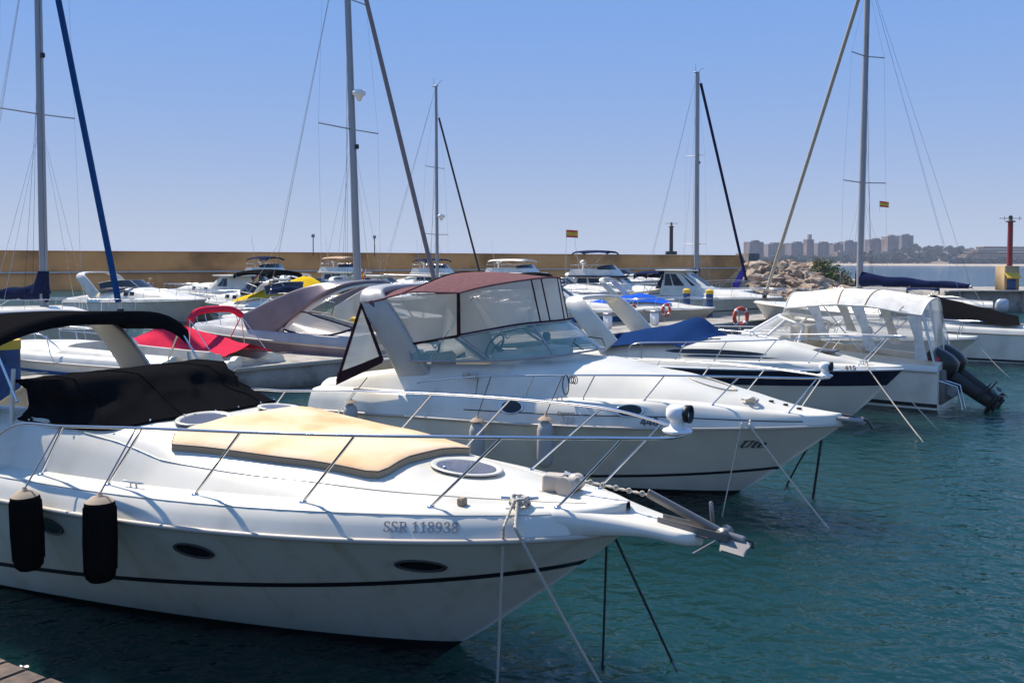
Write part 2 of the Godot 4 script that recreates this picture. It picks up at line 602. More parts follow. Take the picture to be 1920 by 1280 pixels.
func rope(pts: Array, sag: float, r: float, m: String, label: String, group := "mooring lines running into the water", called := "mooring_rope"):
	var st := mb()
	var a: Vector3 = pts[0]
	for e in pts.size() - 1:
		var ax: Vector3 = pts[e + 1] - pts[e]
		var o0: Vector3 = pts[e] - a
		var sg := sag if e == pts.size() - 2 else 0.0
		var t := ax.normalized()
		var s := t.cross(Vector3.UP).normalized()
		var u := s.cross(t)
		if r >= 0.01:      # three laid strands
			for k in 3:
				var pp := []
				var turns := ax.length() / (r * 9.0)
				var m2 := int(turns * 6) + 1
				for i in m2 + 1:
					var f := float(i) / m2
					var an := TAU * (k / 3.0 + f * turns)
					pp.append(o0 + ax * f + Vector3(0, -sg * 4.0 * f * (1.0 - f), 0) + (s * cos(an) + u * sin(an)) * r * 0.5)
				tube(st, pp, r * 0.56, 5)
		else:
			var pp := []
			for i in 13:
				var f := i / 12.0
				pp.append(o0 + ax * f + Vector3(0, -sg * 4.0 * f * (1.0 - f), 0))
			tube(st, pp, r, 6)
	var o := obj(called, st, m)
	o.position = a
	tag(o, label, "rope", group)
	return o

# ---------------------------------------------------------------- nearest cruiser
func cruiser_black():
	var root := base("motor_cruiser", Vector3(-0.41, 0, -7.44), 31)
	tag(root, "white motor cruiser nearest the camera with black canvas cover and cream sun pad on foredeck", "boat")
	var p := {"xa": -6.9, "xs": 1.45, "xw": 0.0, "B": 1.47, "S": 4.5, "Bw": 1.27, "Sw": 6.2, "ya": 0.9, "yb": 1.12, "ei": 0.2, "eh": 0.2, "ebow": 0.9, "walk": 0.1, "crown": [[-4.2, 14.0], [-2.9, 8.0], [-2.2, 3.6], [-1.0, 3.6], [0.5, 3.0]], "blunt": 0.66, "nt": 56, "nd": 56,
		"ht": [[-6.9, 0.4], [-4.4, 0.5], [-2.5, 0.42], [-1.0, 0.25], [0.0, 0.12], [0.8, 0.03], [1.45, 0.0]], "xc": -4.0, "sole": 0.35, "stripe": [0.2, 0.72, 2.3, 0.045], "rub": "rub", "anti": 0.025, "hull": "gelcoat_streaked"}
	make_hull(root, p)
	# thin moulded line along the side of the deck
	for side in [1, -1]:
		var l := []
		var l2 := []
		for i in 30:
			var x := lerpf(-6.0, 1.2, i / 29.0)
			var h := deck_half(p, x, false)
			l.append(Vector3(x, h[2].y, (h[2].z + 0.001) * side))
			l2.append(Vector3(x, h[7].y, (h[7].z + 0.003) * side))
		bar(root, "moulding", l, 0.004, "gelcoat_silver", 5)
		bar(root, "moulding", l2, 0.005, "gelcoat_cream", 5)
	# bow pulpit platform
	var st := mb()
	var rows := []
	for i in 21:
		var f := i / 20.0
		var x := lerpf(0.7, 1.98, f)
		var w := minf(sheer_b(p, x) - 0.02, 0.15 + 0.5 * pow(1.0 - f, 1.7)) if x < 1.2 else 0.15 + 0.5 * pow(1.0 - f, 1.7)
		if f > 0.9:
			w *= sqrt(maxf(0.05, 1.0 - pow((f - 0.9) / 0.1, 2.0)))
		var tuck := smoothstep(0.0, 0.3, f)
		w *= lerpf(0.55, 1.0, tuck)
		var y := 1.335 - 0.16 * f - 0.07 * (1.0 - tuck)
		var t := lerpf(0.2, 0.085, smoothstep(0.2, 0.8, f))
		rows.append([Vector3(x, y - t, w * 0.8), Vector3(x, y - t * 0.85, w * 1.0), Vector3(x, y - 0.04, w * 0.98), Vector3(x, y - 0.008, w * 0.9), Vector3(x, y, w * 0.75), Vector3(x, y + 0.006, 0), Vector3(x, y, -w * 0.75), Vector3(x, y - 0.008, -w * 0.9), Vector3(x, y - 0.04, -w * 0.98), Vector3(x, y - t * 0.85, -w * 1.0), Vector3(x, y - t, -w * 0.8)])
	grid(st, rows, [], true)
	fan(st, rows[-1])
	obj("bow_pulpit", st, "gelcoat", root)
	# sun pad
	st = mb()
	var edge := mb()
	var out2 := [Vector2(-2.24, 0.9), Vector2(-0.42, 0.62), Vector2(-0.33, 0.58), Vector2(-0.3, 0.5), Vector2(-0.33, 0.2), Vector2(-0.3, -0.2), Vector2(-0.22, -0.48), Vector2(-0.27, -0.56), Vector2(-0.4, -0.6), Vector2(-2.05, -0.84), Vector2(-2.13, -0.76), Vector2(-2.13, 0.0), Vector2(-2.2, 0.55), Vector2(-2.3, 0.82)]
	var lo := []
	var hi := []
	var up := []
	var dense := []
	for i in out2.size():
		var e: Vector2 = out2[(i + 1) % out2.size()]
		var m := maxi(1, int((e - out2[i]).length() / 0.12))
		for k in m:
			dense.append((out2[i] as Vector2).lerp(e, float(k) / m))
	for q in dense:
		var y := deck_y(p, q.x, q.y)
		var c := Vector2(-1.25, 0)
		var qq: Vector2 = c + (q - c) * 0.985
		lo.append(Vector3(q.x, y + 0.005, q.y))
		hi.append(Vector3(q.x, y + 0.058, q.y))
		up.append(Vector3(qq.x, deck_y(p, qq.x, qq.y) + 0.068, qq.y))
	grid(edge, [lo, hi], [], true)
	grid(st, [hi, up], [], true)
	var rings := [up]
	for k in [0.9, 0.75, 0.6, 0.45, 0.3, 0.15, 0.03]:
		var ring := []
		for q in dense:
			var c := Vector2(-1.25, 0)
			var qq: Vector2 = c + (q - c) * 0.985 * k
			ring.append(Vector3(qq.x, deck_y(p, qq.x, qq.y) + 0.068 + 0.012 * (1.0 - k), qq.y))
		rings.append(ring)
	grid(st, rings, [], true)
	fan(st, rings[-1])
	var pad := obj("sun_pad", st, "pad", root)
	obj("pad_edge", edge, "pad_edge", pad)
	hi.append(hi[0])
	bar(pad, "piping", hi, 0.006, "rub_dark", 5)
	# deck hatches
	for h in [[0.07, 0.0, 0.29, 0.2], [-2.4, 0.42, 0.2, 0.23], [-2.33, -0.42, 0.17, 0.2]]:
		var c := Vector3(h[0], deck_y(p, h[0], h[1]) + 0.012, h[1])
		var slope := (deck_y(p, h[0] + 0.2, h[1]) - deck_y(p, h[0] - 0.2, h[1])) / 0.4
		var across := (deck_y(p, h[0], h[1] + 0.1) - deck_y(p, h[0], h[1] - 0.1)) / 0.2
		var ax := Vector3(1, slope, 0).normalized()
		var az := Vector3(0, across, 1).normalized()
		var w: MeshInstance3D = porthole(root, c, az, ax, 0.22 if h[1] == 0.0 else h[3], h[2] * 0.9, "gelcoat", "hatch_glass")
		w.name = "deck_hatch"
		if h[1] == 0.0:
			for k in [-1, 1]:
				var sk := mb()
				lathe(sk, [[0.0, 0.012], [0.014, 0.01], [0.016, 0.0]], c + ax * 0.17 * k * 0.6 + az * 0.15 + Vector3(0, 0.008, 0), Basis(), 8)
				obj("hinge", sk, "steel", w)
	# rails
	var near := [Vector3(-4.35, 1.3, 1.24), Vector3(-3.75, 1.57, 1.29), Vector3(-3.1, 1.62, 1.29), Vector3(-2.12, 1.69, 1.27), Vector3(-1.12, 1.745, 1.2), Vector3(-0.16, 1.79, 1.05), Vector3(0.86, 1.83, 0.76), Vector3(1.45, 1.83, 0.42), Vector3(1.76, 1.82, 0.17), Vector3(1.84, 1.82, 0.0)]
	var feet := []
	var spots := [[-3.48, -3.1], [-2.59, -2.12], [-1.64, -1.12], [-0.69, -0.16], [0.24, 0.86], [1.05, 1.55]]
	var rc := curve(near, 8)
	for s in spots:
		var h := deck_half(p, s[0], false)
		var tp: Vector3 = rc[0]
		for q in rc:
			if absf(q.x - s[1]) < absf(tp.x - s[1]):
				tp = q
		feet.append([h[4] + Vector3(0, 0.004, -0.02), tp])
	rail(root, near, feet, 0.0125, "steel", 8)
	var ff := []
	for q in feet:
		ff.append([Vector3(q[0].x, q[0].y, -q[0].z), Vector3(q[1].x, q[1].y, -q[1].z)])
	rail(root, flip(near), ff, 0.0125, "steel", 8)
	searchlight(root, Vector3(1.8, 1.85, 0.0), 0.8)
	# windlass, chain, roller and anchor
	st = mb()
	box(st, Vector3(0.86, 1.375, 0.02), Vector3(0.16, 0.14, 0.13), Basis(Vector3.UP, 0.2), 0.012)
	lathe(st, [[0.0, -0.13], [0.06, -0.13], [0.065, -0.07], [0.05, -0.05], [0.05, 0.05], [0.07, 0.07], [0.07, 0.11], [0.0, 0.115]], Vector3(0.98, 1.38, 0.0), Basis(Vector3.RIGHT, PI / 2), 18, [1, 2, 3, 4, 5, 6])
	box(st, Vector3(0.9, 1.315, 0.0), Vector3(0.27, 0.02, 0.22), Basis(), 0.005)
	obj("windlass", st, "rub", root)
	st = mb()
	for i in 13:
		var f := i / 12.0
		var a := Vector3(0.98, 1.42, -0.02).lerp(Vector3(1.58, 1.37, -0.04), f)
		lathe(st, [[0.016, -0.006], [0.022, 0.0], [0.016, 0.006], [0.01, 0.0], [0.016, -0.006]], a, Basis(Vector3.RIGHT, PI / 2 * (i % 2)) * Basis(Vector3.FORWARD, 0.2), 8)
		tube(st, [a, Vector3(0.98, 1.42, -0.02).lerp(Vector3(1.58, 1.37, -0.04), minf(f + 0.08, 1.0))], 0.008, 5)
	obj("anchor_chain", st, "rope", root)
	st = mb()
	for k in [-1, 1]:
		box(st, Vector3(1.93, 1.2, 0.05 * k), Vector3(0.5, 0.05, 0.008), Basis(Vector3.FORWARD, 0.1))
	lathe(st, [[0.0, -0.05], [0.05, -0.05], [0.03, 0.0], [0.05, 0.05], [0.0, 0.05]], Vector3(2.14, 1.19, 0), Basis(Vector3.RIGHT, PI / 2), 12)
	box(st, Vector3(1.86, 1.175, 0), Vector3(0.36, 0.01, 0.13), Basis(Vector3.FORWARD, 0.12))
	obj("anchor_roller", st, "alloy_dark", root)
	st = mb()
	box(st, Vector3(1.86, 1.285, -0.015), Vector3(0.6, 0.06, 0.02), Basis(Vector3.FORWARD, 0.36), 0.004)
	# plough blade under the roller, folded from two plates
	for k in [-1, 1]:
		quad(st, Vector3(2.12, 1.19, 0.0), Vector3(2.33, 1.16, 0.015 * k), Vector3(2.31, 1.09, 0.11 * k), Vector3(2.14, 1.11, 0.1 * k))
		quad(st, Vector3(2.12, 1.18, 0.0), Vector3(2.33, 1.15, 0.015 * k), Vector3(2.31, 1.083, 0.11 * k), Vector3(2.14, 1.1, 0.1 * k))
	box(st, Vector3(2.2, 1.17, 0), Vector3(0.16, 0.06, 0.05), Basis(Vector3.FORWARD, 0.15), 0.008)
	box(st, Vector3(2.03, 1.3, -0.06), Vector3(0.025, 0.16, 0.025), Basis(Vector3.FORWARD, -0.1), 0.006)
	tube(st, [Vector3(2.1, 1.15, 0.06), Vector3(2.0, 1.09, 0.22)], 0.007, 6)
	obj("anchor", st, "alloy_dark", root)
	# lines made fast on the foredeck
	cleat(root, Vector3(0.8, deck_y(p, 0.8, 0.42) + 0.005, 0.42), 0.5, 1.2)
	cleat(root, Vector3(0.8, deck_y(p, 0.8, -0.42) + 0.005, -0.42), -0.5, 1.2)
	cleat(root, Vector3(-2.3, deck_half(p, -2.3, false)[4].y, deck_half(p, -2.3, false)[4].z - 0.03), 0.05)
	st = mb()
	for k in 5:
		var c := Vector3(0.8, deck_y(p, 0.8, 0.42) + 0.035, 0.42)
		var pp := []
		for i in 13:
			var a := TAU * i / 12
			pp.append(c + Vector3(cos(a) * (0.07 - 0.01 * (k % 3)), 0.016 * sin(2 * a + k) + 0.008 * k - 0.01, sin(a) * (0.04 + 0.005 * k)).rotated(Vector3.UP, 0.5 + 0.35 * k))
		tube(st, pp, 0.011, 6)
	obj("rope_coil", st, "rope", root)
	st = mb()
	box(st, Vector3(0.42, deck_y(p, 0.42, 0.58) + 0.025, 0.58), Vector3(0.06, 0.06, 0.06), Basis(), 0.01)
	obj("deck_filler", st, "fender_tan", root)
	# hull ports
	for side in [1, -1]:
		for q in [[-3.15, 0.8, 0.15, 0.075], [-1.6, 0.8, 0.16, 0.075], [0.16, 0.84, 0.165, 0.07]]:
			var hp := hull_at(p, q[0], q[1])
			var hx := hull_at(p, q[0] + 0.1, q[1])
			var hy := hull_at(p, q[0], q[1] + 0.05)
			var c := Vector3(hp.x, hp.y, (hp.z + 0.004) * side)
			var ax: Vector3 = ((hx - hp) * Vector3(1, 1, side)).normalized() * side
			var ay: Vector3 = ((hy - hp) * Vector3(1, 1, side)).normalized()
			porthole(root, c, ax, ay, q[2], q[3], "rub_dark")
	# registration on the topside band
	var q0 := deck_half(p, 0.02, false)
	var q1 := deck_half(p, 0.52, false)
	var o3: Vector3 = (q0[0] + q0[2]) * 0.5
	var o4: Vector3 = (q1[0] + q1[2]) * 0.5
	lettering(root, "SSR 118938", (o3 + o4) * 0.5 + Vector3(0.0, 0.008, 0.008), o4 - o3, q0[2] - q0[0], 0.075, "ink_grey", true, false, 0.0, "registration_lettering")
	# canvas over the windscreen and cockpit
	var bh := [Vector3(-4.15, 0, 1.03), Vector3(-3.5, 0, 1.02), Vector3(-2.95, 0, 0.93), Vector3(-2.68, 0, 0.68), Vector3(-2.57, 0, 0.35), Vector3(-2.54, 0, 0.0)]
	for i in bh.size():
		bh[i].y = deck_y(p, bh[i].x, bh[i].z) + 0.012
	var th := [Vector3(-4.2, 1.9, 1.0), Vector3(-3.85, 1.92, 0.95), Vector3(-3.5, 1.94, 0.84), Vector3(-3.32, 1.95, 0.6), Vector3(-3.26, 1.95, 0.3), Vector3(-3.25, 1.95, 0.0)]
	var bc := both(curve(bh, 6))
	var tc := both(curve(th, 6))
	var fn := FastNoiseLite.new()
	fn.seed = 4
	fn.frequency = 1.2
	fn.fractal_octaves = 3
	var cov := []
	for i in bc.size():
		var row := []
		for k in 9:
			var f := k / 8.0
			var q: Vector3 = (bc[i] as Vector3).lerp(tc[i], f)
			var o := Vector3(q.x + 3.6, 0, q.z).normalized()
			var wob := fn.get_noise_3d(q.x * 1.3 + q.y * 1.5, q.y * 2.6 - q.x, q.z * 1.2) * 0.17 * sin(PI * clampf(f, 0.03, 0.97))
			row.append(q + o * (wob - 0.07 * sin(PI * f)))
		for k in range(1, 6):
			var f := k / 5.0
			var q: Vector3 = tc[i]
			row.append(Vector3(lerpf(q.x, -4.3, f), q.y + 0.03 * sin(f * PI) - 0.06 * f + 0.015 * fn.get_noise_2d(q.x * 3 + f * 2, q.z * 3), q.z))
		cov.append(row)
	sheet(root, "cockpit_cover", cov, "canvas_black")
	var hem := []
	for i in bc.size():
		hem.append((bc[i] as Vector3) + Vector3(0, 0.006, 0))
		if i % 5 == 2:
			var sn := mb()
			lathe(sn, [[0.0, 0.008], [0.009, 0.006], [0.011, 0.0]], bc[i] + Vector3(0.012, 0.02, 0.012 * signf(bc[i].z)), Basis(Vector3.RIGHT, 0.9 * signf(bc[i].z)), 8)
			obj("snap_fastener", sn, "steel", root)
	bar(root, "cover_hem", hem, 0.012, "canvas_black")
	for k in [11, 22, 38, 49]:
		var sl := []
		for v in cov[k]:
			sl.append(v + Vector3(0, 0.004, 0))
		bar(root, "cover_seam", sl, 0.007, "canvas_black", 5)
	for side in [1, -1]:
		bar(root, "windshield_post", [Vector3(-4.22, 1.45, 1.06 * side), Vector3(-4.26, 2.0, 1.0 * side)], 0.022, "gelcoat")
		if side == 1:
			sheet(root, "side_curtain", [[Vector3(-4.42, 1.92, 1.05 * side), Vector3(-4.4, 1.75, 1.1 * side), Vector3(-4.6, 1.5, 1.14 * side)], [Vector3(-5.2, 1.84, 1.08 * side), Vector3(-5.2, 1.65, 1.14 * side), Vector3(-5.2, 1.42, 1.15 * side)], [Vector3(-6.4, 1.7, 1.05 * side), Vector3(-6.4, 1.5, 1.1 * side), Vector3(-6.4, 1.32, 1.1 * side)]], "canvas_black")
	# bimini on a grey arch
	var bm := []
	for i in 9:
		var f := i / 8.0
		var row := []
		for j in 19:
			var g := lerpf(-1.0, 1.0, j / 18.0)
			var y := 2.47 - 0.24 * pow(absf(g), 2.4 if g > 0.0 else 4.5) - 0.05 * f
			row.append(Vector3(-4.42 - 1.7 * f, y, 1.13 * g))
		bm.append(row)
	for j in 2:
		var lip := []
		for v in bm[0]:
			var hang := lerpf(0.035, 0.09, clampf(0.5 - v.z * 0.45, 0.0, 1.0))
			lip.append(v + [Vector3(0.02, -hang, 0), Vector3(-0.02, -hang, 0)][j])
		bm.insert(0, lip)
	sheet(root, "bimini_top", bm, "canvas_black")
	for side in [1, -1]:
		bar(root, "bimini_strut", [Vector3(-4.45, 2.27, 1.06 * side), Vector3(-4.95, 1.55, 1.14 * side)], 0.012, "steel")
		bar(root, "bimini_strut", [Vector3(-4.5, 2.27, 1.06 * side), Vector3(-4.05, 1.72, 1.1 * side)], 0.012, "steel")
	arch(root, "radar_arch", [Vector3(-5.1, 1.45, 1.14), Vector3(-5.45, 1.9, 1.12), Vector3(-5.8, 2.24, 1.02), Vector3(-5.9, 2.38, 0.75), Vector3(-5.92, 2.41, 0), Vector3(-5.9, 2.38, -0.75), Vector3(-5.8, 2.24, -1.02), Vector3(-5.45, 1.9, -1.12), Vector3(-5.1, 1.45, -1.14)], [0.5, 0.42, 0.36, 0.34, 0.34, 0.34, 0.36, 0.42, 0.5], 0.08, "gelcoat_silver")
	# fenders and lines are things of their own
	var xf := root.transform
	fender(xf * Vector3(-2.2, 1.17, 1.6), 0.115, 0.6, "fender_black", "fender_tan", xf * Vector3(-2.2, 1.68, 1.27), "dark ribbed fender hung beside the oval hull port, second from the left edge", "dark fenders on the nearest cruiser", 0.0, false, "ink_grey")
	fender(xf * Vector3(-3.12, 1.1, 1.62), 0.115, 0.6, "fender_black", "fender_tan", xf * Vector3(-3.14, 1.61, 1.29), "dark ribbed fender hanging nearest the left edge of the picture", "dark fenders on the nearest cruiser", 0.06, false, "ink_grey")
	var be := sheer_b(p, 0.86) + 0.035
	var cl: Vector3 = xf * Vector3(0.8, 1.36, 0.45)
	rope([cl, xf * Vector3(0.9, 1.2, be), Vector3(0.7, -0.1, -6.7)], 0.02, 0.0125, "rope", "pale laid rope slanting right from the nearest cruiser's bow cleat into the water")
	rope([cl + Vector3(-0.02, -0.01, 0.02), xf * Vector3(0.82, 1.2, be + 0.02), Vector3(-0.1, -0.1, -6.7)], 0.0, 0.0105, "rope", "rope dropping almost straight down from the nearest cruiser's bow cleat")
	rope([xf * Vector3(1.3, 1.0, -0.1), Vector3(1.26, -0.1, -7.15)], 0.0, 0.0105, "rope_dark", "dark rope running right from under the nearest cruiser's bow pulpit")
	rope([xf * Vector3(1.25, 0.95, -0.05), Vector3(0.7, -0.1, -7.2)], 0.0, 0.009, "rope_dark", "thin dark rope hanging straight down under the nearest cruiser's bow")

func hull_at(p: Dictionary, x: float, y: float) -> Vector3:
	var v := 0.5
	var t := 0.5
	for k in 12:
		var q := hull_pt(p, v, t)
		t += (x - q.x) / (p.xs - p.xa)
		t = clampf(t, 0.0, 0.999)
		v = clampf(y / sheer_y(p, lerpf(p.xa, p.xs, t)), 0.0, 1.0)
	return hull_pt(p, v, t)

# ---------------------------------------------------------------- second cruiser, burgundy canopy
func cruiser_burgundy_top():
	var root := base("motor_cruiser", Vector3(2.97, 0, -12.44), 31)
	tag(root, "white motor cruiser with burgundy canopy, clear side curtains and silver radar arch", "boat")
	var p := {"xa": -6.3, "xs": 1.3, "xw": 0.0, "B": 1.42, "S": 4.3, "Bw": 1.3, "Sw": 4.6, "ya": 0.74, "yb": 1.0, "pw": 1.0, "ei": 0.2, "eh": 0.32, "walk": 0.1, "crown": [[-3.0, 9.0], [-2.2, 4.5], [-0.8, 3.2]], "blunt": 0.85, "nt": 50, "nd": 56,
		"ht": [[-6.3, 0.12], [-5.2, 0.3], [-4.4, 0.42], [-3.2, 0.44], [-2.0, 0.43], [-1.0, 0.26], [0.0, 0.11], [0.8, 0.02], [1.3, 0.0]], "xc": -2.95, "sole": 0.5, "stripe": [0.07, 0.36, 3.0, 0.045], "anti": 0.03, "lean": 0.1}
	make_hull(root, p)
	for side in [1, -1]:
		var l := []
		for i in 30:
			var x := lerpf(-3.4, 0.9, i / 29.0)
			var h := deck_half(p, x, false)
			l.append(Vector3(x, h[1].y, (h[1].z + 0.002) * side))
		bar(root, "pinstripe", l, 0.007, "stripe_dark", 5)
		for q in [[-2.66, 0.2, 0.085], [-1.05, 0.2, 0.075]]:
			var h := deck_half(p, q[0], false)
			var h2 := deck_half(p, q[0] + 0.1, false)
			var c: Vector3 = (h[1] + h[2]) * 0.5
			var c2: Vector3 = (h2[1] + h2[2]) * 0.5
			var mir := Vector3(1, 1, side)
			porthole(root, (c + Vector3(0, 0, 0.004)) * mir, (c2 - c) * mir * 10.0 * side, ((h[2] - h[1]) * mir).normalized(), q[1] * 0.8, q[2], "steel")
	var hA := deck_half(p, -0.79, false)
	var hB := deck_half(p, -0.59, false)
	var dirx: Vector3 = ((hB[0] + hB[1]) - (hA[0] + hA[1])) * 0.5
	lettering(root, "448", (hA[0] + hA[1]) * 0.5 + Vector3(0.0, 0.01, 0.006), dirx, hA[1] - hA[0], 0.105, "ink", false, true, 0.0, "registration_lettering")
	hA = deck_half(p, -1.86, false)
	hB = deck_half(p, -1.6, false)
	dirx = (hB[1] + hB[2] - hA[1] - hA[2]) * 0.5
	lettering(root, "Express", hA[1] * 0.85 + hA[2] * 0.15 + Vector3(0.0, -0.005, 0.012), dirx, hA[2] - hA[1], 0.045, "ink", true, true, 0.3)
	lettering(root, "310", hA[0] * 0.4 + hA[1] * 0.6 + Vector3(0.04, -0.01, 0.016), dirx, hA[2] - hA[1], 0.085, "ink_grey", true, false, 0.2)
	var u0 := hull_at(p, 0.2, 0.74)
	var u1 := hull_at(p, 0.5, 0.74)
	lettering(root, "Ute", (u0 + u1) * 0.5 + Vector3(-0.01, 0, 0.028), u1 - u0, hull_at(p, 0.35, 0.85) - hull_at(p, 0.35, 0.65), 0.145, "ink", true, true, 0.45, "name_lettering")
	# windscreen
	var wb := [Vector3(-4.5, 1.56, 1.1), Vector3(-3.2, 1.63, 1.04), Vector3(-2.6, 1.69, 0.86), Vector3(-2.2, 1.74, 0.5), Vector3(-2.06, 1.76, 0.0)]
	var wt := [Vector3(-4.62, 1.78, 1.03), Vector3(-3.75, 1.94, 0.97), Vector3(-2.95, 2.1, 0.76), Vector3(-2.72, 2.13, 0.35), Vector3(-2.7, 2.13, 0.0)]
	windshield(root, wb, wt, [6, 15], "glass_green", "alloy", 0.017, 6)
	for s in [1, -1]:
		bar(root, "wiper", [Vector3(-2.1, 1.78, 0.35 * s), Vector3(-2.2, 1.88, 0.45 * s), Vector3(-2.3, 1.92, 0.2 * s)], 0.008, "black")
		bar(root, "windshield_brace", [Vector3(-3.85, 1.93, 0.95 * s), Vector3(-3.3, 1.62, 1.0 * s)], 0.022, "alloy")
	# canopy
	var can := []
	for i in 17:
		var f := i / 16.0
		var row := []
		for j in 21:
			var g := lerpf(-1.0, 1.0, j / 20.0)
			var ag := absf(g)
			var xf := -2.82 - 0.85 * pow(ag, 2.6)
			var x := lerpf(-5.45, xf, f)
			var ye := lerpf(2.38, 2.56, smoothstep(0.0, 0.6, f))
			var yc := at_list([[-5.45, 2.56], [-4.95, 2.66], [-4.35, 2.83], [-3.6, 2.86], [-2.8, 2.77]], x) - 0.025 * pow(sin(f * PI * 2.0), 2.0)
			row.append(Vector3(x, yc - (yc - ye) * pow(ag, 2.2), 1.1 * g))
		can.append(row)
	sheet(root, "canopy_top", can, "canvas_burgundy")
	# seam over the middle bow
	var sm := []
	for v in can[7]:
		sm.append(v + Vector3(0, 0.006, 0))
	bar(root, "canopy_seam", sm, 0.012, "canvas_maroon")
	var fe := []
	for v in can[16]:
		fe.append(v)
	bar(root, "canopy_hem", fe, 0.014, "canvas_burgundy")
	for s in [0, 20]:
		var e := []
		for r in can:
			e.append(r[s])
		bar(root, "canopy_hem", e, 0.014, "canvas_burgundy")
	# clear curtains between canopy and windscreen
	var wtop := both(curve(wt, 6))
	var nW := wtop.size()
	var upper := []
	for i in nW:
		var g := 1.0 - 2.0 * i / (nW - 1.0)
		upper.append(g)
	var front_t := []
	var front_b := []
	for i in range(6, nW - 6):
		var g := lerpf(1.0, -1.0, (i - 6) / float(nW - 13))
		front_t.append(Vector3(-2.82 - 0.85 * pow(absf(g), 2.6), at_list([[0, 2.77], [0.5, 2.74], [0.8, 2.66], [1.0, 2.555]], absf(g)), 1.1 * g))
		front_b.append(wtop[i])
	strip(root, "front_curtain", front_t, front_b, "vinyl", 3)
	var fb2 := []
	for v in front_b:
		fb2.append(v + Vector3(0, 0.02, 0))
	bar(root, "curtain_hem", fb2, 0.016, "canvas_maroon")
	var nf := front_t.size()
	for k in [11, 14, nf - 15, nf - 12]:
		if k >= 0 and k < nf:
			bar(root, "curtain_seam", [front_t[k], front_b[k]], 0.012, "canvas_maroon")
	for s in [1, -1]:
		var mir := Vector3(1, 1, s)
		var tp := [Vector3(-5.25, 2.4, 1.09) * mir, Vector3(-4.5, 2.5, 1.1) * mir, Vector3(-3.68, 2.55, 1.09) * mir]
		var bp := [Vector3(-4.6, 1.79, 1.05) * mir, Vector3(-4.3, 1.84, 1.02) * mir, Vector3(-3.75, 1.95, 0.98) * mir]
		strip(root, "side_curtain", curve(tp, 5), curve(bp, 5), "vinyl", 3)
		bar(root, "curtain_hem", [bp[0], bp[1], bp[2]], 0.02, "canvas_maroon")
		bar(root, "curtain_post", [tp[2] + Vector3(0, 0, 0.005 * s), bp[2] + Vector3(0, 0, 0.005 * s)], 0.026, "canvas_maroon")
		bar(root, "curtain_post", [tp[0] + Vector3(0, 0, 0.005 * s), bp[0] + Vector3(0, 0, 0.005 * s)], 0.034, "canvas_burgundy")
		# folding frame inside
		bar(root, "canopy_frame", [Vector3(-4.15, 1.75, 1.0 * s), Vector3(-3.5, 2.5, 1.0 * s)], 0.012, "steel")
		bar(root, "canopy_frame", [Vector3(-4.15, 1.75, 1.0 * s), Vector3(-4.75, 2.42, 1.0 * s)], 0.012, "steel")
		bar(root, "canopy_frame", [Vector3(-4.4, 2.05, 1.0 * s), Vector3(-4.3, 2.47, 1.0 * s)], 0.012, "steel")
		# aft corner curtain
		var a := Vector3(-5.42, 2.36, 1.1) * mir
		var b := Vector3(-5.75, 1.2, 1.27) * mir
		var c := Vector3(-4.95, 1.55, 1.2) * mir
		var st := mb()
		tri(st, a, b, c)
		obj("aft_curtain", st, "vinyl", root)
		bar(root, "curtain_hem", [a, b], 0.026, "canvas_maroon")
		bar(root, "curtain_hem", [a, c], 0.026, "canvas_maroon")
		strip(root, "curtain_skirt", [b + Vector3(0, 0.13, 0), b.lerp(c, 0.5) + Vector3(0, 0.1, 0), c + Vector3(0, 0.08, 0)], [b + Vector3(-0.02, -0.06, 0.01 * s), b.lerp(c, 0.5) + Vector3(0, -0.05, 0.02 * s), c + Vector3(0.02, -0.03, 0.02 * s)], "canvas_maroon")
	arch(root, "radar_arch", [Vector3(-4.35, 0.95, 0.86), Vector3(-4.88, 1.95, 1.06), Vector3(-5.2, 2.36, 1.05), Vector3(-5.36, 2.53, 0.9), Vector3(-5.4, 2.58, 0.5), Vector3(-5.4, 2.59, 0), Vector3(-5.4, 2.58, -0.5), Vector3(-5.36, 2.53, -0.9), Vector3(-5.2, 2.36, -1.05), Vector3(-4.88, 1.95, -1.06), Vector3(-4.35, 0.95, -0.86)], [0.62, 0.5, 0.4, 0.36, 0.34, 0.34, 0.34, 0.36, 0.4, 0.5, 0.62], 0.12, "gelcoat_silver")
	# cockpit furniture
	var st := mb()
	box(st, Vector3(-3.1, 1.3, 0.0), Vector3(0.5, 0.85, 1.7), Basis(), 0.05)
	obj("dashboard", st, "gelcoat", root)
	st = mb()
	for i in 25:
		pass
	var wheel := []
	var wc := Vector3(-3.45, 1.78, 0.5)
	for i in 25:
		var a := TAU * i / 24
		wheel.append(wc + Vector3(0.09 * sin(a), 0.17 * sin(a), 0.19 * cos(a)))
	tube(st, wheel, 0.016, 6)
	tube(st, [wc, wc + Vector3(0.2, -0.1, 0)], 0.03, 6)
	for i in 3:
		tube(st, [wc, wheel[i * 8 + 2]], 0.01, 5)
	obj("steering_wheel", st, "black", root)
	st = mb()
	box(st, Vector3(-4.1, 1.05, 0.5), Vector3(0.5, 0.12, 0.55), Basis(), 0.04)
	box(st, Vector3(-4.35, 1.35, 0.5), Vector3(0.12, 0.6, 0.55), Basis(), 0.04)
	box(st, Vector3(-4.1, 0.75, 0.5), Vector3(0.3, 0.5, 0.3))
	obj("helm_seat", st, "gelcoat_cream", root)
	st = mb()
	box(st, Vector3(-5.7, 0.85, 0.0), Vector3(0.55, 0.5, 1.7), Basis(), 0.05)
	box(st, Vector3(-5.95, 1.2, 0.0), Vector3(0.12, 0.4, 1.7), Basis(), 0.04)
	obj("aft_bench", st, "gelcoat_cream", root)
	st = mb()
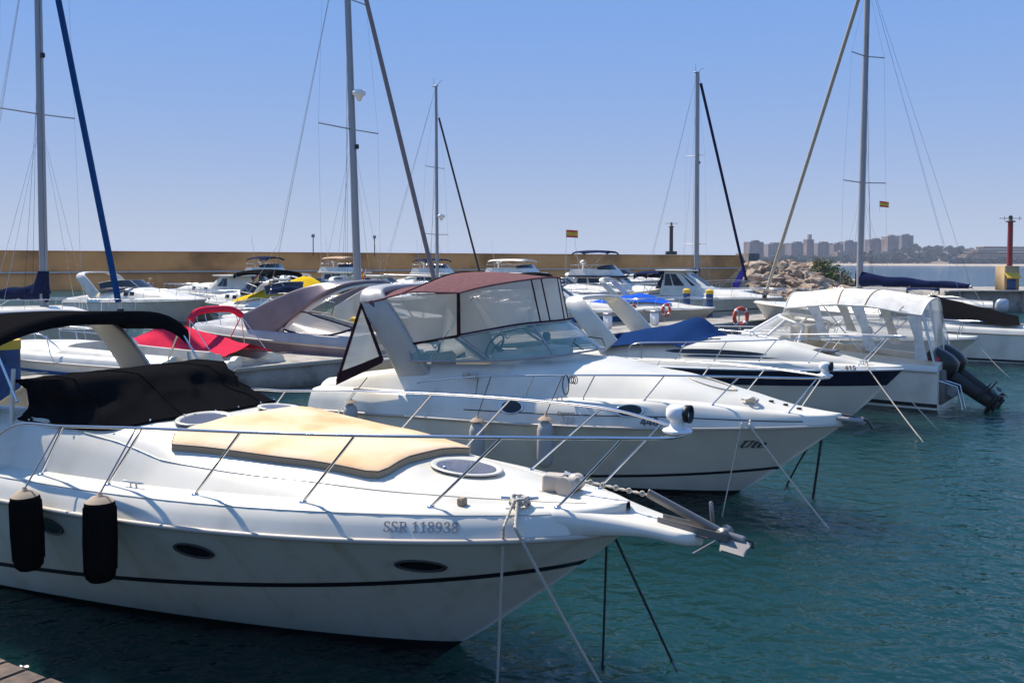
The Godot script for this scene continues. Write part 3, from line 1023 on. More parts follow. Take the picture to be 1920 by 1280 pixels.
	box(st, Vector3(-2.85, 1.92, 0.05), Vector3(0.1, 0.12, 0.1), Basis(), 0.02)
	obj("compass", st, "black", root)
	st = mb()
	box(st, Vector3(-6.6, 0.42, 0), Vector3(0.7, 0.08, 2.3), Basis(), 0.03)
	obj("swim_platform", st, "gelcoat", root)
	# rails
	var near := [Vector3(-4.3, 1.27, 1.23), Vector3(-4.0, 1.33, 1.24), Vector3(-3.25, 1.43, 1.24), Vector3(-2.41, 1.49, 1.19), Vector3(-1.56, 1.54, 1.09), Vector3(-0.69, 1.57, 0.88), Vector3(0.17, 1.58, 0.57), Vector3(0.8, 1.575, 0.28), Vector3(1.1, 1.57, 0.08), Vector3(1.13, 1.57, 0.0)]
	var rc := curve(near, 8)
	var feet := []
	var ff := []
	for s in [[-3.32, -3.25], [-2.54, -2.41], [-1.72, -1.56], [-0.93, -0.69], [-0.13, 0.17], [0.72, 1.02]]:
		var h := deck_half(p, s[0], false)
		var tp: Vector3 = rc[0]
		for q in rc:
			if absf(q.x - s[1]) < absf(tp.x - s[1]):
				tp = q
		feet.append([h[4] + Vector3(0, 0.003, -0.02), tp])
		ff.append([Vector3(h[4].x, h[4].y, -h[4].z + 0.02), Vector3(tp.x, tp.y, -tp.z)])
	rail(root, near, feet, 0.0125, "steel", 8)
	rail(root, flip(near), ff, 0.0125, "steel", 8)
	searchlight(root, Vector3(1.08, 1.6, 0), 0.75)
	var hz := deck_half(p, -2.0, false)
	cleat(root, hz[3] + Vector3(0, 0.005, 0), 0.1, 1.0)
	cleat(root, Vector3(0.25, deck_y(p, 0.25, 0.36), 0.36), 0.4, 1.0)
	st = mb()
	for k in 4:
		var pp := []
		for i in 11:
			var a := TAU * i / 10
			pp.append(Vector3(0.27, deck_y(p, 0.25, 0.36) + 0.03 + 0.008 * k, 0.36) + Vector3(cos(a) * 0.08, 0.012 * sin(2 * a + k), sin(a) * 0.04).rotated(Vector3.UP, 0.4 * k))
		tube(st, pp, 0.011, 6)
	obj("rope_coil", st, "rope", root)
	for q in [[0.45, 0.12], [0.62, 0.08], [0.8, 0.12]]:
		st = mb()
		box(st, Vector3(q[0], deck_y(p, q[0], q[1]) + 0.012, q[1]), Vector3(0.06, 0.025, 0.04), Basis(), 0.006)
		obj("deck_fitting", st, "black", root)
	st = mb()
	var hc := []
	for k in 25:
		var a := TAU * k / 24
		var x := -0.35 + 0.32 * cos(a)
		var z := 0.05 + 0.2 * sin(a)
		hc.append(Vector3(x, deck_y(p, x, z) + 0.012, z))
	tube(st, hc, 0.01, 5)
	obj("deck_hatch", st, "gelcoat_cream", root)
	st = mb()
	box(st, Vector3(1.3, 1.08, 0), Vector3(0.5, 0.05, 0.14), Basis(), 0.01)
	lathe(st, [[0.0, -0.05], [0.05, -0.05], [0.03, 0.0], [0.05, 0.05], [0.0, 0.05]], Vector3(1.52, 1.06, 0), Basis(Vector3.RIGHT, PI / 2), 12)
	obj("anchor_roller", st, "alloy_grey", root)
	st = mb()
	tube(st, [Vector3(1.3, 1.13, 0), Vector3(1.6, 1.08, 0), Vector3(1.66, 0.98, 0)], 0.02, 6)
	quad(st, Vector3(1.66, 1.0, 0), Vector3(1.55, 0.93, 0.12), Vector3(1.42, 0.9, 0.0), Vector3(1.55, 0.93, -0.12))
	obj("anchor", st, "rub_dark", root)
	st = mb()
	for k in 2:
		st = mb()
		box(st, Vector3(-3.55 + 0.14 * k, 1.42, 1.1), Vector3(0.1, 0.07, 0.06), Basis(), 0.01)
		obj("side_vent", st, "rub", root)
	st = mb()
	box(st, Vector3(-5.0, 1.12, 1.33), Vector3(0.75, 0.03, 0.06), Basis(), 0.008)
	obj("step_pad", st, "pad_edge", root)
	# fenders, lines
	var xf := root.transform
	fender(xf * Vector3(-3.05, 0.88, 1.58), 0.105, 0.62, "fender_grey", "fender_tan", xf * Vector3(-3.05, 1.44, 1.24), "grey fender on a long black lanyard amidships on the burgundy-topped cruiser", "grey fenders on the burgundy-topped cruiser")
	fender(xf * Vector3(-2.05, 0.98, 1.52), 0.105, 0.62, "fender_grey", "fender_tan", xf * Vector3(-2.0, 1.51, 1.15), "grey fender hung below the looped cord nearest the burgundy-topped cruiser's bow", "grey fenders on the burgundy-topped cruiser")
	fender(xf * Vector3(-5.25, 0.95, 1.56), 0.105, 0.55, "fender_grey", "fender_tan", xf * Vector3(-5.15, 1.3, 1.3), "grey fender hung below the aft curtain near the burgundy-topped cruiser's stern", "grey fenders on the burgundy-topped cruiser")
	var lp := []
	for i in 17:
		var a := TAU * i / 16
		lp.append(xf * Vector3(-1.93 + 0.045 * cos(a), 1.4 - 0.13 * sin(a), 1.19))
	var cs := mb()
	tube(cs, lp, 0.008, 5)
	for k in 3:
		var l2 := []
		for i in 13:
			var a := TAU * i / 12
			l2.append(xf * Vector3(-1.86 + 0.03 * k + 0.03 * cos(a), 1.47 - 0.05 * sin(a), 1.17))
		tube(cs, l2, 0.006, 5)
	tag(obj("looped_cord", cs, "black"), "looped black cord hanging on the rail of the burgundy-topped cruiser", "cord")
	var be := sheer_b(p, 0.3) + 0.035
	var cl: Vector3 = xf * Vector3(0.27, 1.17, 0.36)
	rope([cl, xf * Vector3(0.36, 1.02, be), Vector3(3.7, -0.1, -11.05)], 0.02, 0.0125, "rope", "pale rope slanting right from the burgundy-topped cruiser's bow down into the water")
	rope([cl + Vector3(-0.03, -0.02, 0.03), xf * Vector3(0.26, 1.02, be), xf * Vector3(0.1, -0.1, 0.95)], 0.0, 0.008, "rope", "thin pale rope falling straight down in front of the burgundy-topped cruiser's painted name")
	rope([xf * Vector3(1.05, 0.8, 0.0), Vector3(3.95, -0.1, -12.45)], 0.0, 0.018, "rope_dark", "thick weedy dark rope hanging nearest the stem of the burgundy-topped cruiser")
	rope([xf * Vector3(0.9, 0.72, -0.1), Vector3(3.72, -0.1, -12.95)], -0.03, 0.013, "rope_dark", "thinner weedy dark rope hanging behind the thick one under the burgundy-topped cruiser's bow")

# ---------------------------------------------------------------- third cruiser, blue cover
func cruiser_blue_cover():
	var root := base("motor_cruiser", Vector3(6.64, 0, -18.67), 31)
	tag(root, "white motor cruiser with navy hull band, dark cabin windows and blue cockpit cover", "boat")
	var p := {"xa": -6.3, "xs": 0.95, "xw": 0.0, "B": 1.3, "S": 4.2, "Bw": 1.2, "Sw": 4.6, "ya": 0.82, "yb": 0.98, "pw": 1.0, "ei": 0.14, "eh": 0.14, "walk": 0.14, "crown": 6.0, "blunt": 0.85, "nt": 44,
		"ht": [[-6.3, 0.1], [-5.0, 0.25], [-4.2, 0.36], [-2.6, 0.42], [-1.2, 0.3], [-0.3, 0.12], [0.4, 0.02], [1.0, 0.0]], "xc": -3.3, "sole": 0.45, "stripe": [0.62, 0.66, 1.0, 0.34], "stripe_mat": "gelcoat_navy", "rub": "white"}
	make_hull(root, p)
	# long dark cabin windows in the trunk sides
	for s in [1, -1]:
		for w in [[-3.5, -1.45, 0.44, 0.78], [-3.2, -1.2, 0.18, 0.34]]:
			var lo := []
			var hi := []
			for i in 13:
				var f := i / 12.0
				var x := lerpf(w[0], w[1], f)
				var h := deck_half(p, x, false)
				var hh := at_list(p.ht, x)
				var yb: float = h[5].y
				var tp := 1.0 - pow(absf(f * 2.0 - 1.0), 6.0) * 0.9
				for q in [[lo, lerpf((w[2] + w[3]) * 0.5, w[2], tp)], [hi, lerpf((w[2] + w[3]) * 0.5, w[3], tp)]]:
					var yy: float = q[1] * hh * 0.62
					var zq: float = pow(clampf(1.0 - yy / hh, 0.0, 1.0), 1.0 / 6.0) * h[5].z
					q[0].append(Vector3(x, yb + yy, (zq + 0.006) * s))
			strip(root, "cabin_window", lo, hi, "glass_dark", 2)
	var hA := deck_half(p, 0.05, false)
	var hB := deck_half(p, 0.35, false)
	lettering(root, "415", (hA[0] + hA[2]) * 0.5 + Vector3(0.05, 0.01, 0.03), hB[0] - hA[0], hA[2] - hA[0], 0.1, "ink", false, true, 0.0, "registration_lettering")
	# blue tent cover with a ridge
	var rows := []
	for i in 15:
		var f := i / 14.0
		var x := lerpf(-5.0, -2.45, f)
		var ridge := at_list([[-5.0, 1.42], [-3.9, 1.62], [-3.1, 1.86], [-2.45, 1.44]], x)
		var row := []
		for j in 13:
			var g := lerpf(1.0, -1.0, j / 12.0)
			var hw := at_list([[-5.0, 1.02], [-3.4, 0.98], [-2.45, 0.62]], x)
			var ye: float = deck_half(p, x, true)[8].y if x < -3.3 else deck_y(p, x, hw) + 0.02
			var y := lerpf(ye, ridge, pow(1.0 - absf(g), 0.8)) - 0.03 * sin(absf(g) * PI)
			row.append(Vector3(x, y, hw * g))
		rows.append(row)
	sheet(root, "cockpit_cover", rows, "canvas_blue")
	arch(root, "radar_arch", [Vector3(-4.7, 1.2, 1.08), Vector3(-5.15, 1.7, 1.06), Vector3(-5.55, 2.08, 0.98), Vector3(-5.65, 2.2, 0.75), Vector3(-5.67, 2.22, 0), Vector3(-5.65, 2.2, -0.75), Vector3(-5.55, 2.08, -0.98), Vector3(-5.15, 1.7, -1.06), Vector3(-4.7, 1.2, -1.08)], [0.5, 0.44, 0.4, 0.36, 0.34, 0.36, 0.4, 0.44, 0.5], 0.08, "gelcoat")
	var near := [Vector3(-4.25, 1.12, 1.14), Vector3(-4.05, 1.32, 1.15), Vector3(-2.84, 1.4, 1.1), Vector3(-1.8, 1.46, 0.98), Vector3(-0.9, 1.52, 0.74), Vector3(0.1, 1.58, 0.4), Vector3(0.8, 1.6, 0.15), Vector3(0.98, 1.6, 0.0)]
	var rc := curve(near, 8)
	var feet := []
	var ff := []
	for s in [[-3.95, -3.9], [-3.2, -3.05], [-2.4, -2.2], [-1.55, -1.25], [-0.65, -0.3], [0.2, 0.7]]:
		var h := deck_half(p, s[0], false)
		var tp: Vector3 = rc[0]
		for q in rc:
			if absf(q.x - s[1]) < absf(tp.x - s[1]):
				tp = q
		feet.append([h[4] + Vector3(0, 0.003, -0.02), tp])
		ff.append([Vector3(h[4].x, h[4].y, -h[4].z + 0.02), Vector3(tp.x, tp.y, -tp.z)])
	rail(root, near, feet, 0.0125, "steel", 8)
	rail(root, flip(near), ff, 0.0125, "steel", 8)
	var st := mb()
	box(st, Vector3(-0.5, deck_y(p, -0.5, 0) + 0.03, 0), Vector3(0.45, 0.05, 0.45), Basis(), 0.015)
	obj("deck_hatch", st, "hatch_glass", root)
	cleat(root, Vector3(0.3, deck_y(p, 0.3, 0.25), 0.25), 0.3)
	var xf := root.transform
	rope([xf * Vector3(0.3, 1.1, 0.22), xf * Vector3(0.4, 1.0, sheer_b(p, 0.38) + 0.04), Vector3(7.13, -0.1, -16.5)], 0.02, 0.0125, "rope", "pale rope slanting right from the blue-covered cruiser's bow down into the water")
	rope([xf * Vector3(0.5, 1.06, -0.2), Vector3(7.9, -0.1, -17.6)], 0.05, 0.009, "rope", "thin pale rope behind the thicker one at the blue-covered cruiser's bow")

# ---------------------------------------------------------------- boats further off
func fix_rail(root: Node3D, p: Dictionary, xa: float, hgt: float, n: int, r := 0.014):
	for s in [1, -1]:
		var top := []
		for i in 9:
			var x := lerpf(xa, p.xs - 0.05, i / 8.0)
			var h := deck_half(p, x, false)
			top.append(Vector3(x, h[4].y + hgt * (1.0 if i > 0 else 0.3), h[4].z * s))
		top.append(Vector3(p.xs + 0.1, top[-1].y, 0))
		var feet := []
		for i in n:
			var x := lerpf(xa + 0.3, p.xs - 0.5, float(i) / maxf(1.0, n - 1.0))
			var h := deck_half(p, x, false)
			feet.append([Vector3(x, h[4].y, h[4].z * s), Vector3(x + 0.1, h[4].y + hgt, h[4].z * s)])
		rail(root, top, feet, r, "steel", 3)

# closed deckhouse: rings from bottom to top [x_aft, x_front, half width, y]
func house(root: Node3D, called: String, rings: Array, m: String, cut := 0.25):
	var rows := []
	for q in rings:
		var ring := []
		var w: float = q[2]
		for c in [[q[0], 1.0], [lerpf(q[0], q[1], 0.3), 1.0], [lerpf(q[0], q[1], 0.7), 0.97], [q[1] - cut, 0.82], [q[1], 0.45], [q[1] + 0.03, 0.0]]:
			ring.append(Vector3(c[0], q[3], w * c[1]))
		for k in range(4, -1, -1):
			ring.append(Vector3(ring[k].x, q[3], -ring[k].z))
		rows.append(ring)
	var st := mb()
	grid(st, rows, [1, 3, 7, 9, 10], true)
	fan(st, rows[-1])
	return obj(called, st, m, root)

# panes round a deckhouse between two rings, lower and upper share of the height
func panes(root: Node3D, a: Array, b: Array, lo: float, hi: float, m: String, fr := [[0.08, 0.3], [0.34, 0.62], [0.66, 0.9]], front := true):
	for s in [1, -1]:
		for f in fr:
			var q := []
			for c in [[f[0], lo], [f[1], lo], [f[1], hi], [f[0], hi]]:
				var xa := lerpf(a[0], b[0], c[1])
				var xf := lerpf(a[1], b[1], c[1]) - 0.25
				var x := lerpf(xa, xf, c[0])
				var wf := 1.0 if c[0] < 0.3 else lerpf(1.0, 0.82, clampf((c[0] - 0.3) / 0.7, 0, 1) * clampf((c[0] - 0.3) / 0.7, 0, 1))
				q.append(Vector3(x, lerpf(a[3], b[3], c[1]), (lerpf(a[2], b[2], c[1]) * wf + 0.02) * s))
			var st := mb()
			quad(st, q[0], q[1], q[2], q[3])
			obj("window", st, m, root)
	if front:
		for g in [[-0.8, -0.3], [-0.25, 0.25], [0.3, 0.8]]:
			var q := []
			for c in [[g[0], lo], [g[1], lo], [g[1], hi], [g[0], hi]]:
				var w := lerpf(a[2], b[2], c[1])
				var xf := lerpf(a[1], b[1], c[1])
				q.append(Vector3(xf + 0.05 - 0.27 * clampf((absf(c[0]) - 0.4) / 0.4, 0, 1), lerpf(a[3], b[3], c[1]), w * c[0]))
			var st := mb()
			quad(st, q[0], q[1], q[2], q[3])
			obj("windscreen_pane", st, m, root)

func bimini(root: Node3D, m: String, x0: float, x1: float, w: float, y: float, foot_y: float, th := 0.07):
	var rows := []
	for i in 7:
		var f := i / 6.0
		var row := []
		for j in 11:
			var g := lerpf(-1, 1, j / 10.0)
			row.append(Vector3(lerpf(x0, x1, f), y - 0.16 * pow(absf(g), 2.4) - 0.06 * pow(absf(f * 2 - 1), 2.0), w * g))
		rows.append(row)
	for e in 2:
		var lip := []
		for v in rows[0 if e == 0 else -1]:
			lip.append(v + Vector3(0, -th, 0))
		if e == 0:
			rows.insert(0, lip)
		else:
			rows.append(lip)
	var o = sheet(root, "bimini_top", rows, m)
	var xm := (x0 + x1) * 0.5
	for s in [1, -1]:
		bar(root, "bimini_strut", [Vector3(x0 + 0.05, y - 0.2, w * 0.97 * s), Vector3(xm, foot_y, w * s)], 0.014, "steel", 5)
		bar(root, "bimini_strut", [Vector3(x1 - 0.05, y - 0.2, w * 0.97 * s), Vector3(xm + 0.1, foot_y, w * s)], 0.014, "steel", 5)
	return o

func motor_boat(at: Vector3, deg: float, L: float, label: String, o: Dictionary, group := "boats moored across the pontoon"):
	var root := base("motor_boat", at, deg)
	tag(root, label, "boat", group)
	var fb: float = o.get("fb", 0.95)
	var ch: float = o.get("ch", 0.4)
	var xa := -L * 0.84
	var p := {"xa": xa, "xs": L * 0.16, "xw": 0.0, "B": L * 0.165, "S": L * 0.55, "Bw": L * 0.145, "Sw": L * 0.6, "ya": fb * 0.85, "yb": fb * 1.1, "ei": 0.14, "eh": 0.16, "walk": 0.14, "crown": 4.0, "nt": 20, "nd": 20,
		"ht": [[xa, 0.1], [-L * 0.5, ch * 0.9], [-L * 0.35, ch], [-L * 0.15, ch * 0.6], [0.0, ch * 0.15], [L * 0.16, 0.0]], "xc": -L * 0.42, "sole": 0.4,
		"hull": o.get("hull", "gelcoat"), "deck": o.get("deck", "gelcoat"), "rub": o.get("rub", "rub"), "stripe": o.get("stripe", [0.15, 0.5, 2.0, 0.06]), "stripe_mat": o.get("stripe_mat", "stripe_dark")}
	make_hull(root, p)
	fix_rail(root, p, -L * 0.45, 0.42, o.get("posts", 5))
	var B: float = p.B
	var yd := sheer_y(p, -L * 0.42) + 0.16 + ch
	if o.has("ws"):
		var h: float = o.ws
		windshield(root, [Vector3(-L * 0.55, yd - 0.08, B * 0.8), Vector3(-L * 0.42, yd, B * 0.76), Vector3(-L * 0.34, yd + 0.02, B * 0.45), Vector3(-L * 0.32, yd + 0.02, 0)],
			[Vector3(-L * 0.57, yd + h * 0.6, B * 0.74), Vector3(-L * 0.47, yd + h, B * 0.68), Vector3(-L * 0.41, yd + h * 1.05, B * 0.4), Vector3(-L * 0.4, yd + h * 1.05, 0)], [3, 7], o.get("glass", "glass_dark"), "alloy", 0.018, 3)
	if o.has("arch"):
		var a = o.arch     # material, x foot, x top, y top, width
		arch(root, "radar_arch", [Vector3(a[1], yd - ch * 0.8, B * 0.84), Vector3(lerpf(a[1], a[2], 0.55), lerpf(yd - ch * 0.8, a[3], 0.55), B * 0.83), Vector3(lerpf(a[1], a[2], 0.93), a[3] - 0.14, B * 0.76), Vector3(a[2], a[3], B * 0.5), Vector3(a[2], a[3] + 0.02, 0),
			Vector3(a[2], a[3], -B * 0.5), Vector3(lerpf(a[1], a[2], 0.93), a[3] - 0.14, -B * 0.76), Vector3(lerpf(a[1], a[2], 0.55), lerpf(yd - ch * 0.8, a[3], 0.55), -B * 0.83), Vector3(a[1], yd - ch * 0.8, -B * 0.84)], [a[4] * 1.5, a[4] * 1.2, a[4], a[4] * 0.9, a[4] * 0.9, a[4] * 0.9, a[4], a[4] * 1.2, a[4] * 1.5], 0.09, a[0], 4)
	if o.has("cover"):
		var c = o.cover    # material, x aft, x fore, ridge height above the coaming
		var rows := []
		for i in 11:
			var f := i / 10.0
			var x := lerpf(c[1], c[2], f)
			var row := []
			var hw := B * 0.8 * lerpf(0.96, 0.75, f)
			for j in 11:
				var g := lerpf(1, -1, j / 10.0)
				var yb := sheer_y(p, x) + 0.16 + at_list(p.ht, x) * 0.75 + 0.02
				var rid: float = at_list([[0.0, 0.35], [0.35, 0.7], [0.62, 1.0], [1.0, 0.12]], f) * c[3]
				row.append(Vector3(x, yb + rid * pow(1.0 - absf(g), 0.6) - 0.03 * sin(PI * absf(g)) + 0.02 * sin(x * 9.0 + g * 4.0), hw * g))
			rows.append(row)
		sheet(root, "cockpit_cover", rows, c[0])
	if o.has("bimini"):
		var b = o.bimini
		bimini(root, b[0], b[1], b[2], B * 0.75, b[3], yd - 0.1, b[4] if b.size() > 4 else 0.07)
	if o.has("ports"):
		for s in [1, -1]:
			for x in o.ports:
				var h := deck_half(p, x, false)
				var q := mb()
				var y0: float = h[5].y + ch * 0.25
				var y1: float = h[5].y + ch * 0.6
				var z0: float = h[6].z + 0.015
				quad(q, Vector3(x - 0.14, y0, z0 * s), Vector3(x + 0.14, y0, z0 * s), Vector3(x + 0.14, y1, (z0 - 0.05) * s), Vector3(x - 0.14, y1, (z0 - 0.05) * s))
				obj("window", q, "glass_dark", root)
	if o.has("house"):
		var hh = o.house   # x aft, x front, height, roof overhang material, glass
		var a := [hh[0], hh[1], B * 0.78, yd - ch * 0.9]
		var b := [hh[0] + 0.25, hh[1] - (hh[2] + ch * 0.9) * 1.5, B * 0.66, yd + hh[2]]
		house(root, "deckhouse", [a, b], o.get("deck", "gelcoat"))
		panes(root, a, b, 0.42, 0.9, o.get("glass", "glass_dark"))
		var st := mb()
		box(st, Vector3((b[0] + b[1]) * 0.5 - 0.15, b[3] + 0.05, 0), Vector3(b[1] - b[0] + 0.7, 0.09, B * 1.6), Basis(), 0.04)
		obj("roof", st, hh[3], root)
		if o.has("fly"):
			var yf: float = b[3] + 0.1
			var c := [b[0] - 0.5, b[1] - 0.1, B * 0.7, yf]
			var d := [b[0] - 0.4, b[1] - 0.5, B * 0.62, yf + 0.4]
			house(root, "flybridge", [c, d], o.get("deck", "gelcoat"))
			strip(root, "flybridge_screen", [Vector3(d[1] - 0.9, d[3], d[2]), Vector3(d[1] - 0.2, d[3], d[2] * 0.8), Vector3(d[1], d[3], 0), Vector3(d[1] - 0.2, d[3], -d[2] * 0.8), Vector3(d[1] - 0.9, d[3], -d[2])], [Vector3(d[1] - 1.1, d[3] + 0.15, d[2]), Vector3(d[1] - 0.5, d[3] + 0.3, d[2] * 0.75), Vector3(d[1] - 0.3, d[3] + 0.32, 0), Vector3(d[1] - 0.5, d[3] + 0.3, -d[2] * 0.75), Vector3(d[1] - 1.1, d[3] + 0.15, -d[2])], "glass_dark")
			if o.fly != "":
				bimini(root, o.fly, d[0] + 0.1, d[1] - 0.3, d[2], yf + o.get("fly_h", 1.6), yf + 0.5, 0.12)
			bar(root, "antenna", [Vector3(d[0] + 0.3, d[3], 0.3), Vector3(d[0] - 0.1, d[3] + 2.4, 0.3)], 0.012, "white", 5)
			var dome := mb()
			lathe(dome, [[0.0, 0.3], [0.14, 0.26], [0.22, 0.14], [0.22, 0.05], [0.08, 0.0], [0.06, -0.35]], Vector3(d[0] + 0.35, d[3] + 0.35, -0.2), Basis(), 12)
			obj("radar_dome", dome, "white", root)
			# railings and seats
			for s in [1, -1]:
				bar(root, "handrail", [Vector3(d[0], d[3] + 0.3, d[2] * s), Vector3(d[1] - 1.0, d[3] + 0.3, d[2] * s)], 0.015, "steel", 5)
				for k in 3:
					bar(root, "handrail_post", [Vector3(lerpf(d[0], d[1] - 1.0, k / 2.0), d[3], d[2] * s), Vector3(lerpf(d[0], d[1] - 1.0, k / 2.0), d[3] + 0.3, d[2] * s)], 0.012, "steel", 5)
	if o.has("engine"):
		outboard(root, Vector3(xa - 0.1, 0.75, 0), o.engine, 0.0, 1.0)
	return root

func outboard(root: Node3D, at: Vector3, cowl: String, tilt: float, s: float, called := "outboard_engine", trim := ""):
	var o := Node3D.new()
	o.name = called
	o.position = at
	o.rotation.z = -tilt
	root.add_child(o, true)
	# cowl
	var rows := []
	for q in [[-0.02, 0.13, 0.12, -0.02], [0.03, 0.26, 0.2, -0.05], [0.2, 0.29, 0.21, -0.07], [0.38, 0.28, 0.2, -0.08], [0.52, 0.24, 0.17, -0.1], [0.6, 0.15, 0.1, -0.12]]:
		var ring := []
		for k in 16:
			var a := TAU * k / 16
			ring.append(Vector3((q[3] - 0.2 + q[1] * signf(cos(a)) * pow(absf(cos(a)), 0.6)) * s, q[0] * s, q[2] * signf(sin(a)) * pow(absf(sin(a)), 0.6) * s))
		rows.append(ring)
	var st := mb()
	grid(st, rows, [], true)
	fan(st, rows[0])
	fan(st, rows[-1])
	var c := obj("cowl", st, cowl, o)
	if trim != "":
		for k in [-1, 1]:
			var t := mb()
			quad(t, Vector3(-0.1, 0.3, 0.214 * k) * s, Vector3(-0.42, 0.4, 0.214 * k) * s, Vector3(-0.42, 0.34, 0.214 * k) * s, Vector3(-0.1, 0.24, 0.214 * k) * s)
			obj("trim_stripe", t, trim, c)
	st = mb()
	rows = []
	for q in [[0.0, 0.14, 0.1], [-0.3, 0.13, 0.07], [-0.7, 0.12, 0.045], [-0.95, 0.11, 0.03]]:
		var ring := []
		for k in 10:
			var a := TAU * k / 10
			ring.append(Vector3((-0.2 + q[1] * cos(a)) * s, q[0] * s, q[2] * sin(a) * s))
		rows.append(ring)
	grid(st, rows, [], true)
	fan(st, rows[-1])
	box(st, Vector3(-0.3, -0.62, 0) * s, Vector3(0.42, 0.02, 0.22) * s)
	obj("leg", st, "black", o)
	st = mb()
	lathe(st, [[0.0, -0.28], [0.04, -0.2], [0.06, 0.0], [0.05, 0.15], [0.03, 0.2], [0.0, 0.2]], Vector3(-0.2, -0.85, 0) * s, Basis(Vector3(0, 0, 1), PI / 2).scaled(Vector3.ONE * s), 10)
	for k in 3:
		var a := TAU * k / 3
		var d := Vector3(0, cos(a), sin(a))
		var e := Vector3(0, -sin(a), cos(a))
		quad(st, (Vector3(-0.4, -0.85, 0) + d * 0.04) * s, (Vector3(-0.43, -0.85, 0) + d * 0.1 + e * 0.07) * s, (Vector3(-0.42, -0.85, 0) + d * 0.19) * s, (Vector3(-0.38, -0.85, 0) + d * 0.1 - e * 0.07) * s)
	obj("propeller", st, "black_gloss", o)
	st = mb()
	box(st, Vector3(0.02, -0.1, 0) * s, Vector3(0.2, 0.3, 0.2) * s, Basis(), 0.02)
	obj("bracket", st, "alloy_grey", o)
	return o

